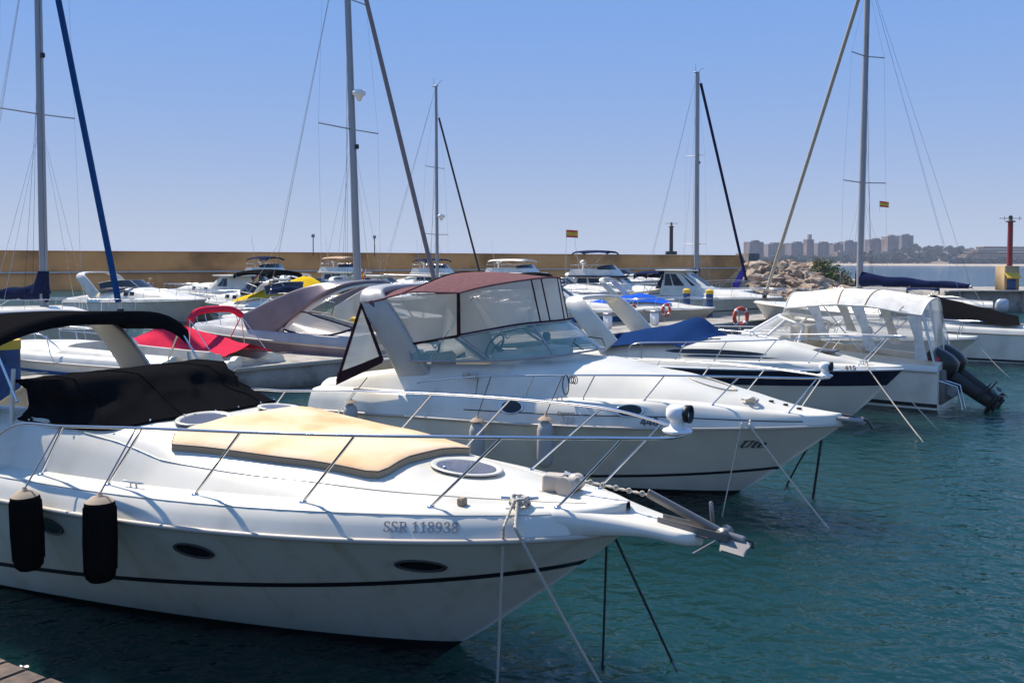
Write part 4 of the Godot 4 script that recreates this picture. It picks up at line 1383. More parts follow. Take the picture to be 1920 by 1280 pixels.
func sail_boat(at: Vector3, deg: float, mast_h: float, J: float, label: String, o: Dictionary):
	var root := base("sail_boat", at, deg)
	tag(root, label, "sailing boat", "sailing boats with bare masts")
	var rake: float = o.get("rake", 0.15)
	var r: float = o.get("r", 0.095)
	var y0 := 1.35
	var p := {"xa": -5.2, "xs": J + 0.5, "xw": J - 0.6, "B": 1.6, "S": 6.5, "Bw": 1.35, "Sw": 6.5, "ya": 1.0, "yb": 1.25, "ei": 0.08, "eh": 0.08, "walk": 0.35, "crown": 5.0, "nt": 22, "nd": 22, "tuck": 0.75,
		"ht": [[-5.2, 0.15], [-1.5, 0.35], [0.5, 0.35], [2.0, 0.1], [3.5, 0.02]], "xc": -1.6, "sole": 0.5, "stripe": [0.12, 0.2, 1.0, 0.06], "stripe_mat": o.get("stripe", "gelcoat_navy"), "hull": o.get("hull", "gelcoat")}
	make_hull(root, p)
	fix_rail(root, p, -4.8, 0.6, 7, 0.01)
	var mt := Vector3(-rake, mast_h, 0)
	var m0 := Vector3(0, y0, 0)
	var st := mb()
	tube(st, seg(m0, mt, 6), r, 12, r * 0.8)
	box(st, mt + Vector3(-0.06, 0.03, 0), Vector3(0.36, 0.07, 0.12), Basis(), 0.01)
	obj("mast", st, o.get("mast", "alloy"), root)
	var ja: Vector3 = m0.lerp(mt, o.get("jib_at", 0.985)) + Vector3(r, 0, 0)
	var jb := Vector3(J, 1.4, 0)
	bar(root, "furled_jib", seg(jb + (ja - jb) * 0.03, jb + (ja - jb) * 0.97, 8), o.get("jib_r", 0.07), o.jib, 8)
	bar(root, "forestay", [jb, ja], 0.008, "steel", 5)
	st = mb()
	lathe(st, [[0.0, -0.08], [0.1, -0.08], [0.1, 0.08], [0.0, 0.08]], jb + Vector3(-0.02, 0.1, 0), Basis(), 10)
	obj("furling_drum", st, "black", root)
	for s in [1, -1]:
		var chain := Vector3(-0.25, 1.2, 1.5 * s)
		var tips := []
		for q in o.get("spread", [[0.36, 0.95], [0.68, 0.75]]):
			var a := m0.lerp(mt, q[0])
			var b := a + Vector3(-0.12, 0.04, q[1] * s)
			bar(root, "spreader", [a, b], 0.022, "alloy", 6)
			tips.append(b)
		bar(root, "shroud", [chain] + tips + [m0.lerp(mt, 0.97)], 0.0055, "steel", 4)
		bar(root, "shroud", [chain + Vector3(-0.3, 0, 0), m0.lerp(mt, o.get("spread", [[0.36, 0.95]])[0][0] - 0.02)], 0.0055, "steel", 4)
		bar(root, "shroud", [chain + Vector3(0.35, 0, 0), m0.lerp(mt, o.get("spread", [[0.36, 0.95]])[0][0] - 0.02)], 0.0055, "steel", 4)
		bar(root, "backstay", [Vector3(-5.0, 1.15, 0.7 * s), Vector3(-3.6, 3.6, 0.04 * s), mt], 0.0055, "steel", 4)
	bar(root, "halyard", [m0 + Vector3(r + 0.02, 0.3, 0.06), mt + Vector3(r, -0.1, 0.05)], 0.005, "rope_dark", 4)
	bar(root, "halyard", [m0 + Vector3(-r - 0.12, 0.3, -0.06), mt + Vector3(-r, -0.1, -0.05)], 0.005, "rope_dark", 4)
	for k in 3:
		bar(root, "halyard", [m0.lerp(mt, 0.02) + Vector3(-0.3 - 0.25 * k, 0, 0.5 - 0.45 * k), m0.lerp(mt, 0.62 + 0.15 * k)], 0.005, "rope_dark", 4)
	bar(root, "topping_lift", [Vector3(-o.get("boom", 4.0), o.get("boom_y", 2.1), 0), mt], 0.005, "rope_dark", 4)
	# boom under its sail cover
	var by: float = o.get("boom_y", 2.1)
	var bl: float = o.get("boom", 4.0)
	bar(root, "boom", [Vector3(-0.05, by, 0), Vector3(-bl, by + 0.05, 0)], 0.06, "alloy", 8)
	if o.has("cover"):
		var rows := []
		for i in 15:
			var f := i / 14.0
			var x := lerpf(0.14, -bl * 0.98, f)
			var hh := lerpf(o.get("cover_h", 0.55), 0.16, pow(f, 0.55)) + 0.03 * sin(f * 17.0)
			var ring := []
			for k in 11:
				var a := TAU * k / 10
				ring.append(Vector3(x, by + 0.04 + hh * 0.42 + sin(a) * hh * 0.62 - 0.03 * f, cos(a) * (0.13 + 0.05 * sin(f * 23.0 + k))))
			rows.append(ring)
		st = mb()
		grid(st, rows)
		fan(st, rows[0])
		fan(st, rows[-1])
		if o.get("boot", 0.0) > 0.0:
			rows = []
			for i in 6:
				var f := i / 5.0
				var ring := []
				for k in 9:
					var a := TAU * k / 8
					ring.append(Vector3(-0.02 - 0.2 * (1 - f) + cos(a) * lerpf(0.5, r + 0.03, pow(f, 0.6)), by + 0.2 + f * o.boot, sin(a) * lerpf(0.2, r + 0.03, f)))
				rows.append(ring)
			grid(st, rows)
		obj("sail_cover", st, o.cover, root)
	if o.has("radar"):
		st = mb()
		var c: Vector3 = m0.lerp(mt, o.radar) + Vector3(r + 0.22, 0, 0)
		lathe(st, [[0.0, 0.12], [0.16, 0.11], [0.22, 0.05], [0.22, -0.05], [0.14, -0.09], [0.05, -0.26], [0.0, -0.26]], c, Basis(), 14)
		obj("radar_dome", st, "white", root)
	if o.has("light"):
		st = mb()
		box(st, m0.lerp(mt, o.light) + Vector3(r + 0.06, 0, 0), Vector3(0.1, 0.16, 0.1), Basis(), 0.02)
		obj("deck_light", st, "black", root)
	st = mb()
	tube(st, [mt + Vector3(0.1, 0.06, 0), mt + Vector3(0.35, 0.3, 0), mt + Vector3(0.5, 0.33, 0)], 0.012, 5)
	tube(st, [mt + Vector3(-0.15, 0.06, 0), mt + Vector3(-0.15, 0.5, 0)], 0.01, 5)
	obj("wind_vane", st, "black", root)
	# spray hood
	if o.has("hood"):
		var rows := []
		for i in 7:
			var f := i / 6.0
			var row := []
			for j in 11:
				var g := lerpf(1, -1, j / 10.0)
				row.append(Vector3(-1.2 - 1.2 * f, 1.4 + 0.75 * sin(minf(f * 1.3, 1.0) * PI / 2) * (1.0 - pow(absf(g), 3.0)), 1.05 * g))
			rows.append(row)
		sheet(root, "spray_hood", rows, o.hood)
	return root

func flag(at: Vector3, h: float, size: float, deg: float, label: String, droop := 0.3, lean := 0.0):
	var root := base("flag", at, deg)
	tag(root, label, "flag", "red and yellow flags")
	bar(root, "staff", [Vector3.ZERO, Vector3(lean, h, 0)], 0.014, "white", 6)
	var k := 0
	for b in [[0.0, 0.25, "red", "red_band"], [0.25, 0.75, "yellow", "yellow_band"], [0.75, 1.0, "red", "red_band"]]:
		var rows := []
		for i in 9:
			var f := i / 8.0
			var row := []
			for j in 3:
				var v: float = lerpf(b[0], b[1], j / 2.0)
				row.append(Vector3(lean + f * size * (1.0 - droop * 0.5), h - 0.02 - v * size * 0.62 - f * f * size * droop, 0.07 * size * sin(f * 7.0 + v * 2.0) * f * 2.0))
			rows.append(row)
		sheet(root, b[3], rows, b[2])
		k += 1
	return root

func life_ring(at: Vector3, deg: float, label: String, r := 0.3, tilt := 0.0):
	var root := base("life_ring", at, deg)
	tag(root, label, "life ring", "orange life rings along the pontoon")
	var pts := []
	for i in 25:
		var a := TAU * i / 24
		pts.append(Vector3(0, sin(a) * r, cos(a) * r))
	var st := mb()
	tube(st, pts, r * 0.24, 10)
	obj("ring", st, "orange", root)
	for k in 4:
		var a := TAU * (k + 0.5) / 4
		st = mb()
		var d := Vector3(0, sin(a), cos(a))
		var e := Vector3(0, cos(a), -sin(a))
		tube(st, [d * r - e * 0.04, d * r + e * 0.04], r * 0.255, 10)
		obj("band", st, "white", root)
	st = mb()
	tube(st, [Vector3(-0.09, -0.75, 0), Vector3(-0.09, r, 0)], 0.025, 6)
	obj("post", st, "alloy_grey", root)
	return root

# ---------------------------------------------------------------- everything beyond the three near cruisers
func pa(px: float, d: float, y := 0.0) -> Vector3:
	return Vector3((px - 960.0) / 1800.0 * d, y, -d)

func rock_mesh(sd: int) -> ArrayMesh:
	var r := RandomNumberGenerator.new()
	r.seed = sd
	var pts := []
	for i in 14:
		var u := r.randf_range(-1, 1)
		var a := r.randf() * TAU
		var s := sqrt(1 - u * u)
		pts.append(Vector3(s * cos(a), u * 0.75, s * sin(a)) * r.randf_range(0.85, 1.1))
	# convex hull, brute force
	var st := mb()
	st.set_smooth_group(-1)
	for i in 14:
		for j in range(i + 1, 14):
			for k in range(j + 1, 14):
				var n: Vector3 = (pts[j] - pts[i]).cross(pts[k] - pts[i])
				var pos := 0
				var neg := 0
				for l in 14:
					if l != i and l != j and l != k:
						if n.dot(pts[l] - pts[i]) > 0:
							pos += 1
						else:
							neg += 1
				if pos == 0:
					tri(st, pts[i], pts[k], pts[j])
				elif neg == 0:
					tri(st, pts[i], pts[j], pts[k])
	st.generate_normals()
	return st.commit()

func leaf_clump(sd: int, n: int, size: float) -> ArrayMesh:
	var r := RandomNumberGenerator.new()
	r.seed = sd
	var st := mb()
	st.set_smooth_group(-1)
	for i in n:
		var d := Vector3(r.randfn(), r.randfn(), r.randfn()).normalized() * pow(r.randf(), 0.45)
		d.y *= 0.8
		var a := Vector3(r.randfn(), r.randfn(), r.randfn()).normalized() * size
		var b := a.cross(Vector3(r.randfn(), r.randfn(), r.randfn()).normalized()).normalized() * size * 0.6
		tri(st, d - b, d + b, d + a)
	st.generate_normals()
	return st.commit()

func tower(px0: float, px1: float, top: float, d: float, m: String, label: String, crown := 0.0):
	var w := (px1 - px0) / 1800.0 * d
	var h := (492.0 - top) / 1800.0 * d + 3.0
	var root := base("apartment_building", pa((px0 + px1) * 0.5, d, 2.0))
	root.rotation.y = 0.25
	tag(root, label, "building", "apartment blocks on the far shore")
	var st := mb()
	box(st, Vector3(0, h * 0.5 - 2.0, 0), Vector3(w, h, w * 0.8), Basis(), 0.0)
	obj("wall", st, m, root)
	var fl := int(h / 3.2)
	st = mb()
	for i in fl:
		for s in 3:
			box(st, Vector3((s - 1) * w * 0.31, 1.2 + i * 3.2 - 1.6, w * 0.4 + 0.5), Vector3(w * 0.24, 0.9, 1.2))
	var bl := obj("balconies", st, "facade_%d" % ((int(px0)) % 5), root)
	bl.set_meta("kind", "stuff")
	st = mb()
	for i in fl:
		for s in 5:
			box(st, Vector3((s - 2) * w * 0.19, 2.2 + i * 3.2 - 1.6, w * 0.4 + 0.02), Vector3(w * 0.1, 1.4, 0.1))
	bl = obj("windows", st, "far_window", root)
	bl.set_meta("kind", "stuff")
	st = mb()
	box(st, Vector3(w * 0.12, h - 2.0 + 1.2 + crown * 0.5, 0), Vector3(w * 0.4, 2.4 + crown, w * 0.35))
	obj("roof_house", st, m, root)

# smooth union of tapered capsules, meshed as surface nets
func blob(bones: Array, lo: Vector3, hi: Vector3, cell: float, k: float) -> SurfaceTool:
	var n := Vector3i(((hi - lo) / cell).ceil()) + Vector3i.ONE
	var f := PackedFloat32Array()
	f.resize(n.x * n.y * n.z)
	var idx := 0
	for z in n.z:
		for y in n.y:
			for x in n.x:
				var q := lo + Vector3(x, y, z) * cell
				var d := 1e9
				for b in bones:
					var pa2: Vector3 = q - b[0]
					var ba: Vector3 = b[1] - b[0]
					var h := clampf(pa2.dot(ba) / maxf(ba.length_squared(), 1e-6), 0, 1)
					var dd := (pa2 - ba * h).length() - lerpf(b[2], b[3], h)
					var m := clampf(0.5 + 0.5 * (d - dd) / k, 0, 1) if d < 1e8 else 1.0
					d = dd if d > 1e8 else lerpf(d, dd, m) - k * m * (1.0 - m)
				f[idx] = d
				idx += 1
	var vert := {}
	var st := mb()
	var at := func(x, y, z): return f[x + n.x * (y + n.y * z)]
	for z in n.z - 1:
		for y in n.y - 1:
			for x in n.x - 1:
				var sum := Vector3.ZERO
				var c := 0
				for e in [[0, 0, 0, 1, 0, 0], [0, 1, 0, 1, 1, 0], [0, 0, 1, 1, 0, 1], [0, 1, 1, 1, 1, 1], [0, 0, 0, 0, 1, 0], [1, 0, 0, 1, 1, 0], [0, 0, 1, 0, 1, 1], [1, 0, 1, 1, 1, 1], [0, 0, 0, 0, 0, 1], [1, 0, 0, 1, 0, 1], [0, 1, 0, 0, 1, 1], [1, 1, 0, 1, 1, 1]]:
					var a: float = at.call(x + e[0], y + e[1], z + e[2])
					var b: float = at.call(x + e[3], y + e[4], z + e[5])
					if (a < 0) != (b < 0):
						sum += Vector3(e[0], e[1], e[2]).lerp(Vector3(e[3], e[4], e[5]), a / (a - b))
						c += 1
				if c:
					vert[Vector3i(x, y, z)] = lo + (Vector3(x, y, z) + sum / c) * cell
	st.set_smooth_group(0)
	for v in vert:
		var a: float = at.call(v.x, v.y, v.z)
		for ax in 3:
			var e := Vector3i(1 if ax == 0 else 0, 1 if ax == 1 else 0, 1 if ax == 2 else 0)
			var u := Vector3i(e.z, e.x, e.y)
			var w := Vector3i(e.y, e.z, e.x)
			var b: float = at.call(v.x + e.x, v.y + e.y, v.z + e.z)
			if (a < 0) != (b < 0) and vert.has(v - u) and vert.has(v - w) and vert.has(v - u - w):
				var q := [vert[v], vert[v - u], vert[v - u - w], vert[v - w]]
				if a < 0:
					q.reverse()
				quad(st, q[0], q[1], q[2], q[3])
	return st

func person(at: Vector3, deg: float):
	var root := base("person", at, deg)
	tag(root, "bare-chested person in a tan cap standing behind the white cruiser with the arch", "person")
	var V := func(x, y, z): return Vector3(x, y, z)
	var bones := [[V.call(0, 0.92, 0), V.call(0, 1.18, 0), 0.135, 0.14], [V.call(0, 1.18, -0.07), V.call(0, 1.34, -0.1), 0.13, 0.1], [V.call(0, 1.18, 0.07), V.call(0, 1.34, 0.1), 0.13, 0.1], [V.call(0, 1.36, 0), V.call(0.01, 1.47, 0), 0.055, 0.052],
		[V.call(0.01, 1.53, 0), V.call(0.02, 1.58, 0), 0.082, 0.09], [V.call(0, 1.36, 0.18), V.call(-0.04, 1.1, 0.25), 0.055, 0.043], [V.call(-0.04, 1.1, 0.25), V.call(0.12, 0.92, 0.22), 0.042, 0.03], [V.call(0, 1.36, -0.18), V.call(-0.04, 1.1, -0.25), 0.055, 0.043],
		[V.call(-0.04, 1.1, -0.25), V.call(0.14, 0.95, -0.2), 0.042, 0.03], [V.call(0, 0.88, 0.09), V.call(0.01, 0.47, 0.1), 0.095, 0.062], [V.call(0.01, 0.47, 0.1), V.call(-0.02, 0.07, 0.1), 0.06, 0.038], [V.call(0, 0.88, -0.09), V.call(0.01, 0.47, -0.1), 0.095, 0.062], [V.call(0.01, 0.47, -0.1), V.call(-0.02, 0.07, -0.1), 0.06, 0.038],
		[V.call(-0.02, 0.04, 0.1), V.call(0.15, 0.03, 0.11), 0.04, 0.03], [V.call(-0.02, 0.04, -0.1), V.call(0.15, 0.03, -0.11), 0.04, 0.03]]
	for s in [1, -1]:
		for i in 4:
			bones.append([V.call(0.12, 0.92, 0.22 * s + (i - 1.5) * 0.02), V.call(0.17, 0.84, 0.21 * s + (i - 1.5) * 0.024), 0.01, 0.009])
		bones.append([V.call(0.12, 0.93, 0.2 * s), V.call(0.17, 0.9, 0.17 * s), 0.011, 0.009])
	bones.append([V.call(0.1, 1.545, 0), V.call(0.115, 1.53, 0), 0.014, 0.012])
	obj("body", blob(bones, Vector3(-0.22, -0.03, -0.34), Vector3(0.26, 1.72, 0.34), 0.026, 0.035), "skin", root)
	var st := mb()
	lathe(st, [[0.0, 0.085], [0.06, 0.075], [0.094, 0.03], [0.1, -0.01]], Vector3(0.015, 1.6, 0), Basis(), 16)
	lathe(st, [[0.0, 0.0], [0.1, 0.0], [0.11, -0.008]], Vector3(0.07, 1.6, 0), Basis(), 16)
	obj("cap", st, "cap", root)
	st = mb()
	lathe(st, [[0.16, 0.98], [0.165, 0.9], [0.18, 0.82]], Vector3.ZERO, Basis().scaled(Vector3(1, 1, 1.15)), 18)
	for s in [1, -1]:
		lathe(st, [[0.115, 0.84], [0.105, 0.6]], Vector3(0, 0, 0.095 * s), Basis(), 14)
	obj("shorts", st, "cloth_grey", root)

func pile(at: Vector3, h: float, label: String, r := 0.17):
	var root := base("mooring_pile", at)
	tag(root, label, "pile", "blue mooring piles")
	var st := mb()
	lathe(st, [[r, -1.5], [r, h - 0.16]], Vector3.ZERO, Basis(), 20)
	obj("shaft", st, "pile_blue", root)
	st = mb()
	lathe(st, [[r, h - 0.16], [r + 0.012, h - 0.16], [r + 0.012, h], [r * 0.5, h + 0.06], [0.0, h + 0.07]], Vector3.ZERO, Basis(), 20, [1, 2])
	obj("cap", st, "yellow", root)

func pontoon(called: String, a: Vector3, d: Vector3, s0: float, s1: float, w: float, label: String, sec := 6.0):
	var ang := rad_to_deg(atan2(d.z, d.x))
	var root := base(called, a, ang)
	tag(root, label, "pontoon", "floating pontoons")
	var s := s0
	while s < s1:
		var st := mb()
		box(st, Vector3(s + sec * 0.5, 0.2, -w * 0.5), Vector3(sec - 0.04, 0.56, w), Basis(), 0.03)
		obj("float_section", st, "concrete", root)
		for e in [0.0, -w]:
			st = mb()
			box(st, Vector3(s + sec * 0.5, 0.47, e + (0.03 if e == 0.0 else -0.03)), Vector3(sec - 0.06, 0.1, 0.06), Basis(), 0.015)
			obj("edge_timber", st, "sail_beige", root)
		s += sec
	return root

func others():
	# main pontoon and its furniture
	var d := Vector3(0.66, 0, -0.75).normalized()
	pontoon("pontoon", Vector3(-6.4, 0, -22), d, -18, 42, 2.4, "long grey concrete pontoon running behind the three near cruisers")
	pontoon("pontoon", Vector3(-26.5, 0, -50.0), Vector3(0.857, 0, -0.515).rotated(Vector3.UP, 0.12), -20, 70, 2.0, "second pontoon behind the row of distant cruisers")
	pontoon("pontoon", Vector3(-22.0, -0.1, -52.4), Vector3(0.857, 0, 0.515), 0, 9, 1.0, "narrow finger pontoon carrying the bare-chested person", 4.5)
	pile(Vector3(-8.98, 0, -17), 1.58, "blue mooring pile with yellow band at the left edge of the picture", 0.22)
	pile(pa(1288, 45), 1.7, "blue mooring pile with yellow top, left one of the pair near the blue cover")
	pile(pa(1331, 44), 1.7, "blue mooring pile with yellow top, right one of the pair near the blue cover")
	life_ring(pa(1390, 36, 0.95), 60, "orange life ring on a post beside the white deck left of the white canopy", 0.32)
	life_ring(pa(1188, 42, 0.85), 40, "orange life ring left of the small white boat box on the pontoon", 0.24)
	life_ring(pa(1250, 42, 0.9), 50, "orange life ring right of the small white boat box on the pontoon", 0.24)
	for q in [[1228, 38, "white service box on the pontoon between the two orange life rings"], [1140, 36, "white service box on the pontoon seen through the white radar arch"]]:
		var b := base("service_pedestal", pa(q[0], q[1], 0.5), 48)
		tag(b, q[2], "pedestal", "service boxes on the pontoon")
		var st := mb()
		box(st, Vector3(0, 0.25, 0), Vector3(0.3, 0.5, 0.25), Basis(), 0.04)
		obj("housing", st, "white", b)
		st = mb()
		box(st, Vector3(0, 0.54, 0), Vector3(0.34, 0.08, 0.3), Basis(), 0.03)
		obj("lid", st, "alloy_grey", b)
	# left side
	motor_boat(Vector3(-12.6, 0, -23.2), 200, 7.0, "open white boat lying behind the blue pile at the left edge", {"fb": 0.8, "ch": 0.2, "posts": 4, "stripe": [0.6, 0.7, 1.0, 0.1], "stripe_mat": "gelcoat_blue"})
	motor_boat(Vector3(-11.3, 0, -25.6), 206, 6.8, "small white boat with a bright red cockpit cover and folded red bimini", {"fb": 0.58, "ch": 0.15, "cover": ["canvas_red", -5.5, -1.4, 0.62], "posts": 4, "stripe": null})
	red_bimini()
	mauve_cruiser()
	motor_boat(Vector3(-15.9, 0, -47), 24, 8.4, "white cruiser with swept arch and navy windscreen cover, moored below the wall at left", {"fb": 1.0, "ch": 0.55, "ws": 0.35, "arch": ["gelcoat", -4.9, -6.1, 2.35, 0.45], "cover": ["canvas_navy", -4.9, -3.0, 0.3], "ports": [-2.6, -3.0], "posts": 6, "stripe": null})
	person(Vector3(-19.35, 0.38, -51.3), 30)
	motor_boat(Vector3(-20.2, 0, -58.2), 211, 8.0, "white cabin boat with two small dark windows left of the yellow-covered boat", {"fb": 1.0, "ch": 0.6, "ports": [-3.4, -4.0, -2.4], "house": [-5.4, -2.8, 0.4, "gelcoat"], "posts": 5})
	flag(pa(476, 52, 1.0), 1.3, 0.75, 180, "drooping red and yellow flag left of the yellow-covered boat", 0.9, -0.25)
	motor_boat(pa(600, 70), 31, 9.5, "white flybridge yacht with small navy bimini at the left of the distant row", {"fb": 1.0, "ch": 0.4, "house": [-6.4, -2.4, 0.5, "gelcoat_cream"], "fly": "canvas_navy", "fly_h": 1.25, "posts": 5})
	motor_boat(pa(705, 40), 28, 9.0, "boat with a yellow canvas cover and black bimini behind the mauve arch", {"fb": 1.05, "ch": 0.5, "ws": 0.45, "cover": ["canvas_yellow", -7.0, -1.8, 0.85], "bimini": ["canvas_black", -6.9, -4.9, 2.62, 0.2], "posts": 5})
	flag(pa(672, 33, 2.0), 0.72, 0.42, 165, "red and yellow flag in front of the tall mast above the mauve arch", 0.7, -0.25)
	motor_boat(pa(745, 78), 31, 10.5, "flybridge yacht under a long pale orange awning in the distant row", {"fb": 1.0, "ch": 0.4, "house": [-7.2, -2.6, 0.5, "gelcoat"], "fly": "canvas_tan", "fly_h": 1.3, "posts": 5})
	motor_boat(pa(800, 64), 31, 8.0, "white cabin boat between the two bare masts in the distant row", {"fb": 0.95, "ch": 0.45, "house": [-5.4, -2.0, 0.45, "gelcoat"], "posts": 5})
	motor_boat(pa(915, 76), 31, 9.5, "white flybridge yacht with navy bimini right of the thin distant mast", {"fb": 1.0, "ch": 0.4, "house": [-6.6, -2.2, 0.45, "gelcoat"], "fly": "canvas_navy", "fly_h": 1.2, "posts": 5})
	motor_boat(pa(1085, 82), 31, 12.0, "long white yacht with a flat white hardtop in front of the wall", {"fb": 1.0, "ch": 0.4, "house": [-8.4, -2.8, 0.45, "gelcoat"], "fly": "canvas_white", "fly_h": 1.2, "posts": 5})
	motor_boat(pa(1150, 60), 31, 8.5, "white cruiser with a dark rounded canopy right of the burgundy canopy", {"fb": 1.05, "ch": 0.45, "ws": 0.35, "bimini": ["canvas_black", -6.6, -4.9, 2.3, 0.25], "posts": 5})
	motor_boat(pa(1262, 62), 31, 9.6, "tall flybridge yacht wrapped in dark navy canvas under a big navy bimini", {"fb": 1.0, "ch": 0.4, "house": [-6.8, -2.2, 0.5, "canvas_navy"], "fly": "canvas_navy", "fly_h": 1.7, "posts": 5})
	motor_boat(pa(1172, 41), 24, 5.6, "white cabin boat with blue stripe and arched windows behind the white radar arch", {"fb": 0.85, "ch": 0.3, "house": [-3.9, -1.6, 0.85, "gelcoat"], "stripe": [0.45, 0.5, 1.0, 0.3], "stripe_mat": "gelcoat_blue", "posts": 4})
	motor_boat(pa(1300, 44), 24, 6.5, "small white boat with a bright blue cover and thin white arch", {"fb": 0.8, "ch": 0.3, "cover": ["canvas_bright_blue", -5.0, -0.9, 0.4], "arch": ["gelcoat", -3.0, -4.2, 2.2, 0.22], "posts": 4})
	motor_boat(pa(1425, 52), 31, 8.0, "white cabin cruiser with a boxy canvas wheelhouse behind the blue piles", {"fb": 1.0, "ch": 0.4, "house": [-5.4, -2.0, 1.0, "canvas_white"], "deck": "gelcoat", "posts": 5, "bimini": ["canvas_navy", -7.0, -5.2, 2.5, 0.3]})
	for q in [[1000, 90, 8.0, "canvas_white", "white motor boat right below the wall at the middle of the distant row"], [1235, 95, 8.5, "canvas_navy", "white motor boat with navy cover closest below the dark beacon"], [860, 92, 8.0, "canvas_white", "white motor boat with pale cover tucked between two flybridge yachts"], [560, 88, 8.0, "canvas_navy", "white motor boat with navy cover farthest left below the wall"]]:
		motor_boat(pa(q[0], q[1]), 31, q[2], q[4], {"fb": 1.1, "ch": 0.6, "ws": 0.4, "cover": [q[3], -6.0, -3.0, 0.5], "posts": 4})
	for q in [[668, 56, 7.5, "canvas_bright_blue", 31, "white boat with a blue cover between the yellow-covered boat and the tall grey mast"], [1065, 52, 7.0, "canvas_white", 31, "white boat with pale cover right beside the burgundy canopy's front edge"], [1190, 74, 8.0, "canvas_navy", 31, "white cruiser with navy cover below the tall navy-wrapped yacht"],
			[1012, 70, 8.0, "canvas_tan", 31, "white cruiser with tan cover left of the flag staff"], [452, 66, 8.0, "canvas_white", 211, "white cruiser with pale cover left of the small navy bimini"], [402, 47, 6.5, "canvas_navy", 211, "low white boat with navy cover right of the person"], [770, 50, 7.0, "canvas_navy", 31, "white boat with navy cover at the foot of the brownish furled jib"],
			[1110, 47, 6.0, "canvas_tan", 31, "small white boat with tan cover above the white radar arch"], [955, 66, 8.0, "canvas_white", 31, "white cruiser seen just over the burgundy canopy top"]]:
		motor_boat(pa(q[0], q[1]), q[4], q[2], q[5], {"fb": 0.95, "ch": 0.5, "ws": 0.4, "cover": [q[3], -q[2] * 0.75, -q[2] * 0.36, 0.45], "arch": ["gelcoat", -q[2] * 0.55, -q[2] * 0.68, 2.1, 0.3], "ports": [-q[2] * 0.25, -q[2] * 0.33], "posts": 5, "stripe_mat": ["gelcoat_navy", "gelcoat_blue", "stripe_dark"][int(q[0]) % 3]})
	sail_boat(Vector3(-14.64, 0, -30.0), 31, 14.2, 3.7, "sailing boat at left with thick blue furled jib and navy sail cover", {"jib": "sail_blue", "jib_r": 0.09, "cover": "canvas_navy", "cover_h": 0.6, "boot": 0.7, "boom_y": 1.75, "r": 0.13, "rake": 0.1, "light": 0.62, "spread": [[0.48, 1.25], [0.85, 1.1]]})
	sail_boat(Vector3(-5.12, 0, -32.0), 31, 14.3, 3.4, "sailing boat with grey mast, white radar dome and brownish furled jib", {"jib": "sail_tan", "jib_r": 0.075, "r": 0.13, "rake": 0.55, "radar": 0.555, "light": 0.42, "boom_y": 1.9, "cover": "canvas_navy", "cover_h": 0.3, "spread": [[0.465, 1.5], [0.8, 1.1]]})
	sail_boat(Vector3(-4.44, 0, -57.0), 31, 13.3, 3.3, "distant sailing boat with thin mast and narrow dark furled jib", {"jib": "rope_dark", "jib_r": 0.06, "r": 0.1, "rake": 0.1, "radar": 0.36, "jib_at": 0.87, "spread": [[0.27, 1.3], [0.6, 0.95]]})
	sail_boat(pa(1306, 58), -35, 14.3, 4.6, "sailing boat with slim navy furled jib beside the dark beacon", {"jib": "sail_navy", "jib_r": 0.085, "r": 0.15, "rake": 0.1, "light": 0.59, "hood": "canvas_navy", "spread": [[0.21, 0.9], [0.62, 0.75]], "cover": "canvas_navy"})
	sail_boat(Vector3(13.76, 0, -38.0), 236.8, 14.3, 4.9, "sailing boat at right with beige furled jib and long navy boom cover", {"jib": "sail_beige", "jib_r": 0.075, "r": 0.13, "rake": 0.15, "boom_y": 2.1, "boom": 4.7, "cover": "sail_navy", "cover_h": 0.55, "mast": "alloy_grey", "spread": [[0.37, 1.3], [0.75, 1.0]]})
	flag(pa(1647, 36, 4.9), 0.42, 0.35, 0, "small red and yellow flag flying beside the right mast", 0.1)
	flag(pa(1061, 60, 1.6), 3.4, 0.75, 0, "red and yellow flag on a tall white staff above the burgundy canopy", 0.05)
	right_side()
	far_side()

func red_bimini():
	var root := base("folded_bimini", Vector3(-11.2, -0.12, -25.9), 206)
	tag(root, "folded red bimini roll on a thin frame above the red cockpit cover", "bimini")
	var st := mb()
	var pts := [Vector3(-4.5, 1.1, 0.95), Vector3(-4.2, 1.7, 0.9), Vector3(-4.15, 1.86, 0.6), Vector3(-4.15, 1.9, 0), Vector3(-4.15, 1.86, -0.6), Vector3(-4.2, 1.66, -0.9)]
	tube(st, curve(pts.slice(1), 5), 0.085, 10)
	obj("canvas_roll", st, "canvas_red", root)
	for s in [1, -1]:
		bar(root, "frame_tube", [Vector3(-4.2, 1.68, 0.9 * s), Vector3(-3.6, 0.85, 0.98 * s)], 0.014, "canvas_red", 6)
		bar(root, "frame_tube", [Vector3(-4.2, 1.68, 0.9 * s), Vector3(-5.0, 0.82, 0.95 * s)], 0.012, "steel", 6)
		bar(root, "frame_tube", [Vector3(-4.2, 1.68, 0.9 * s), Vector3(-4.25, 0.85, 0.98 * s)], 0.012, "steel", 6)

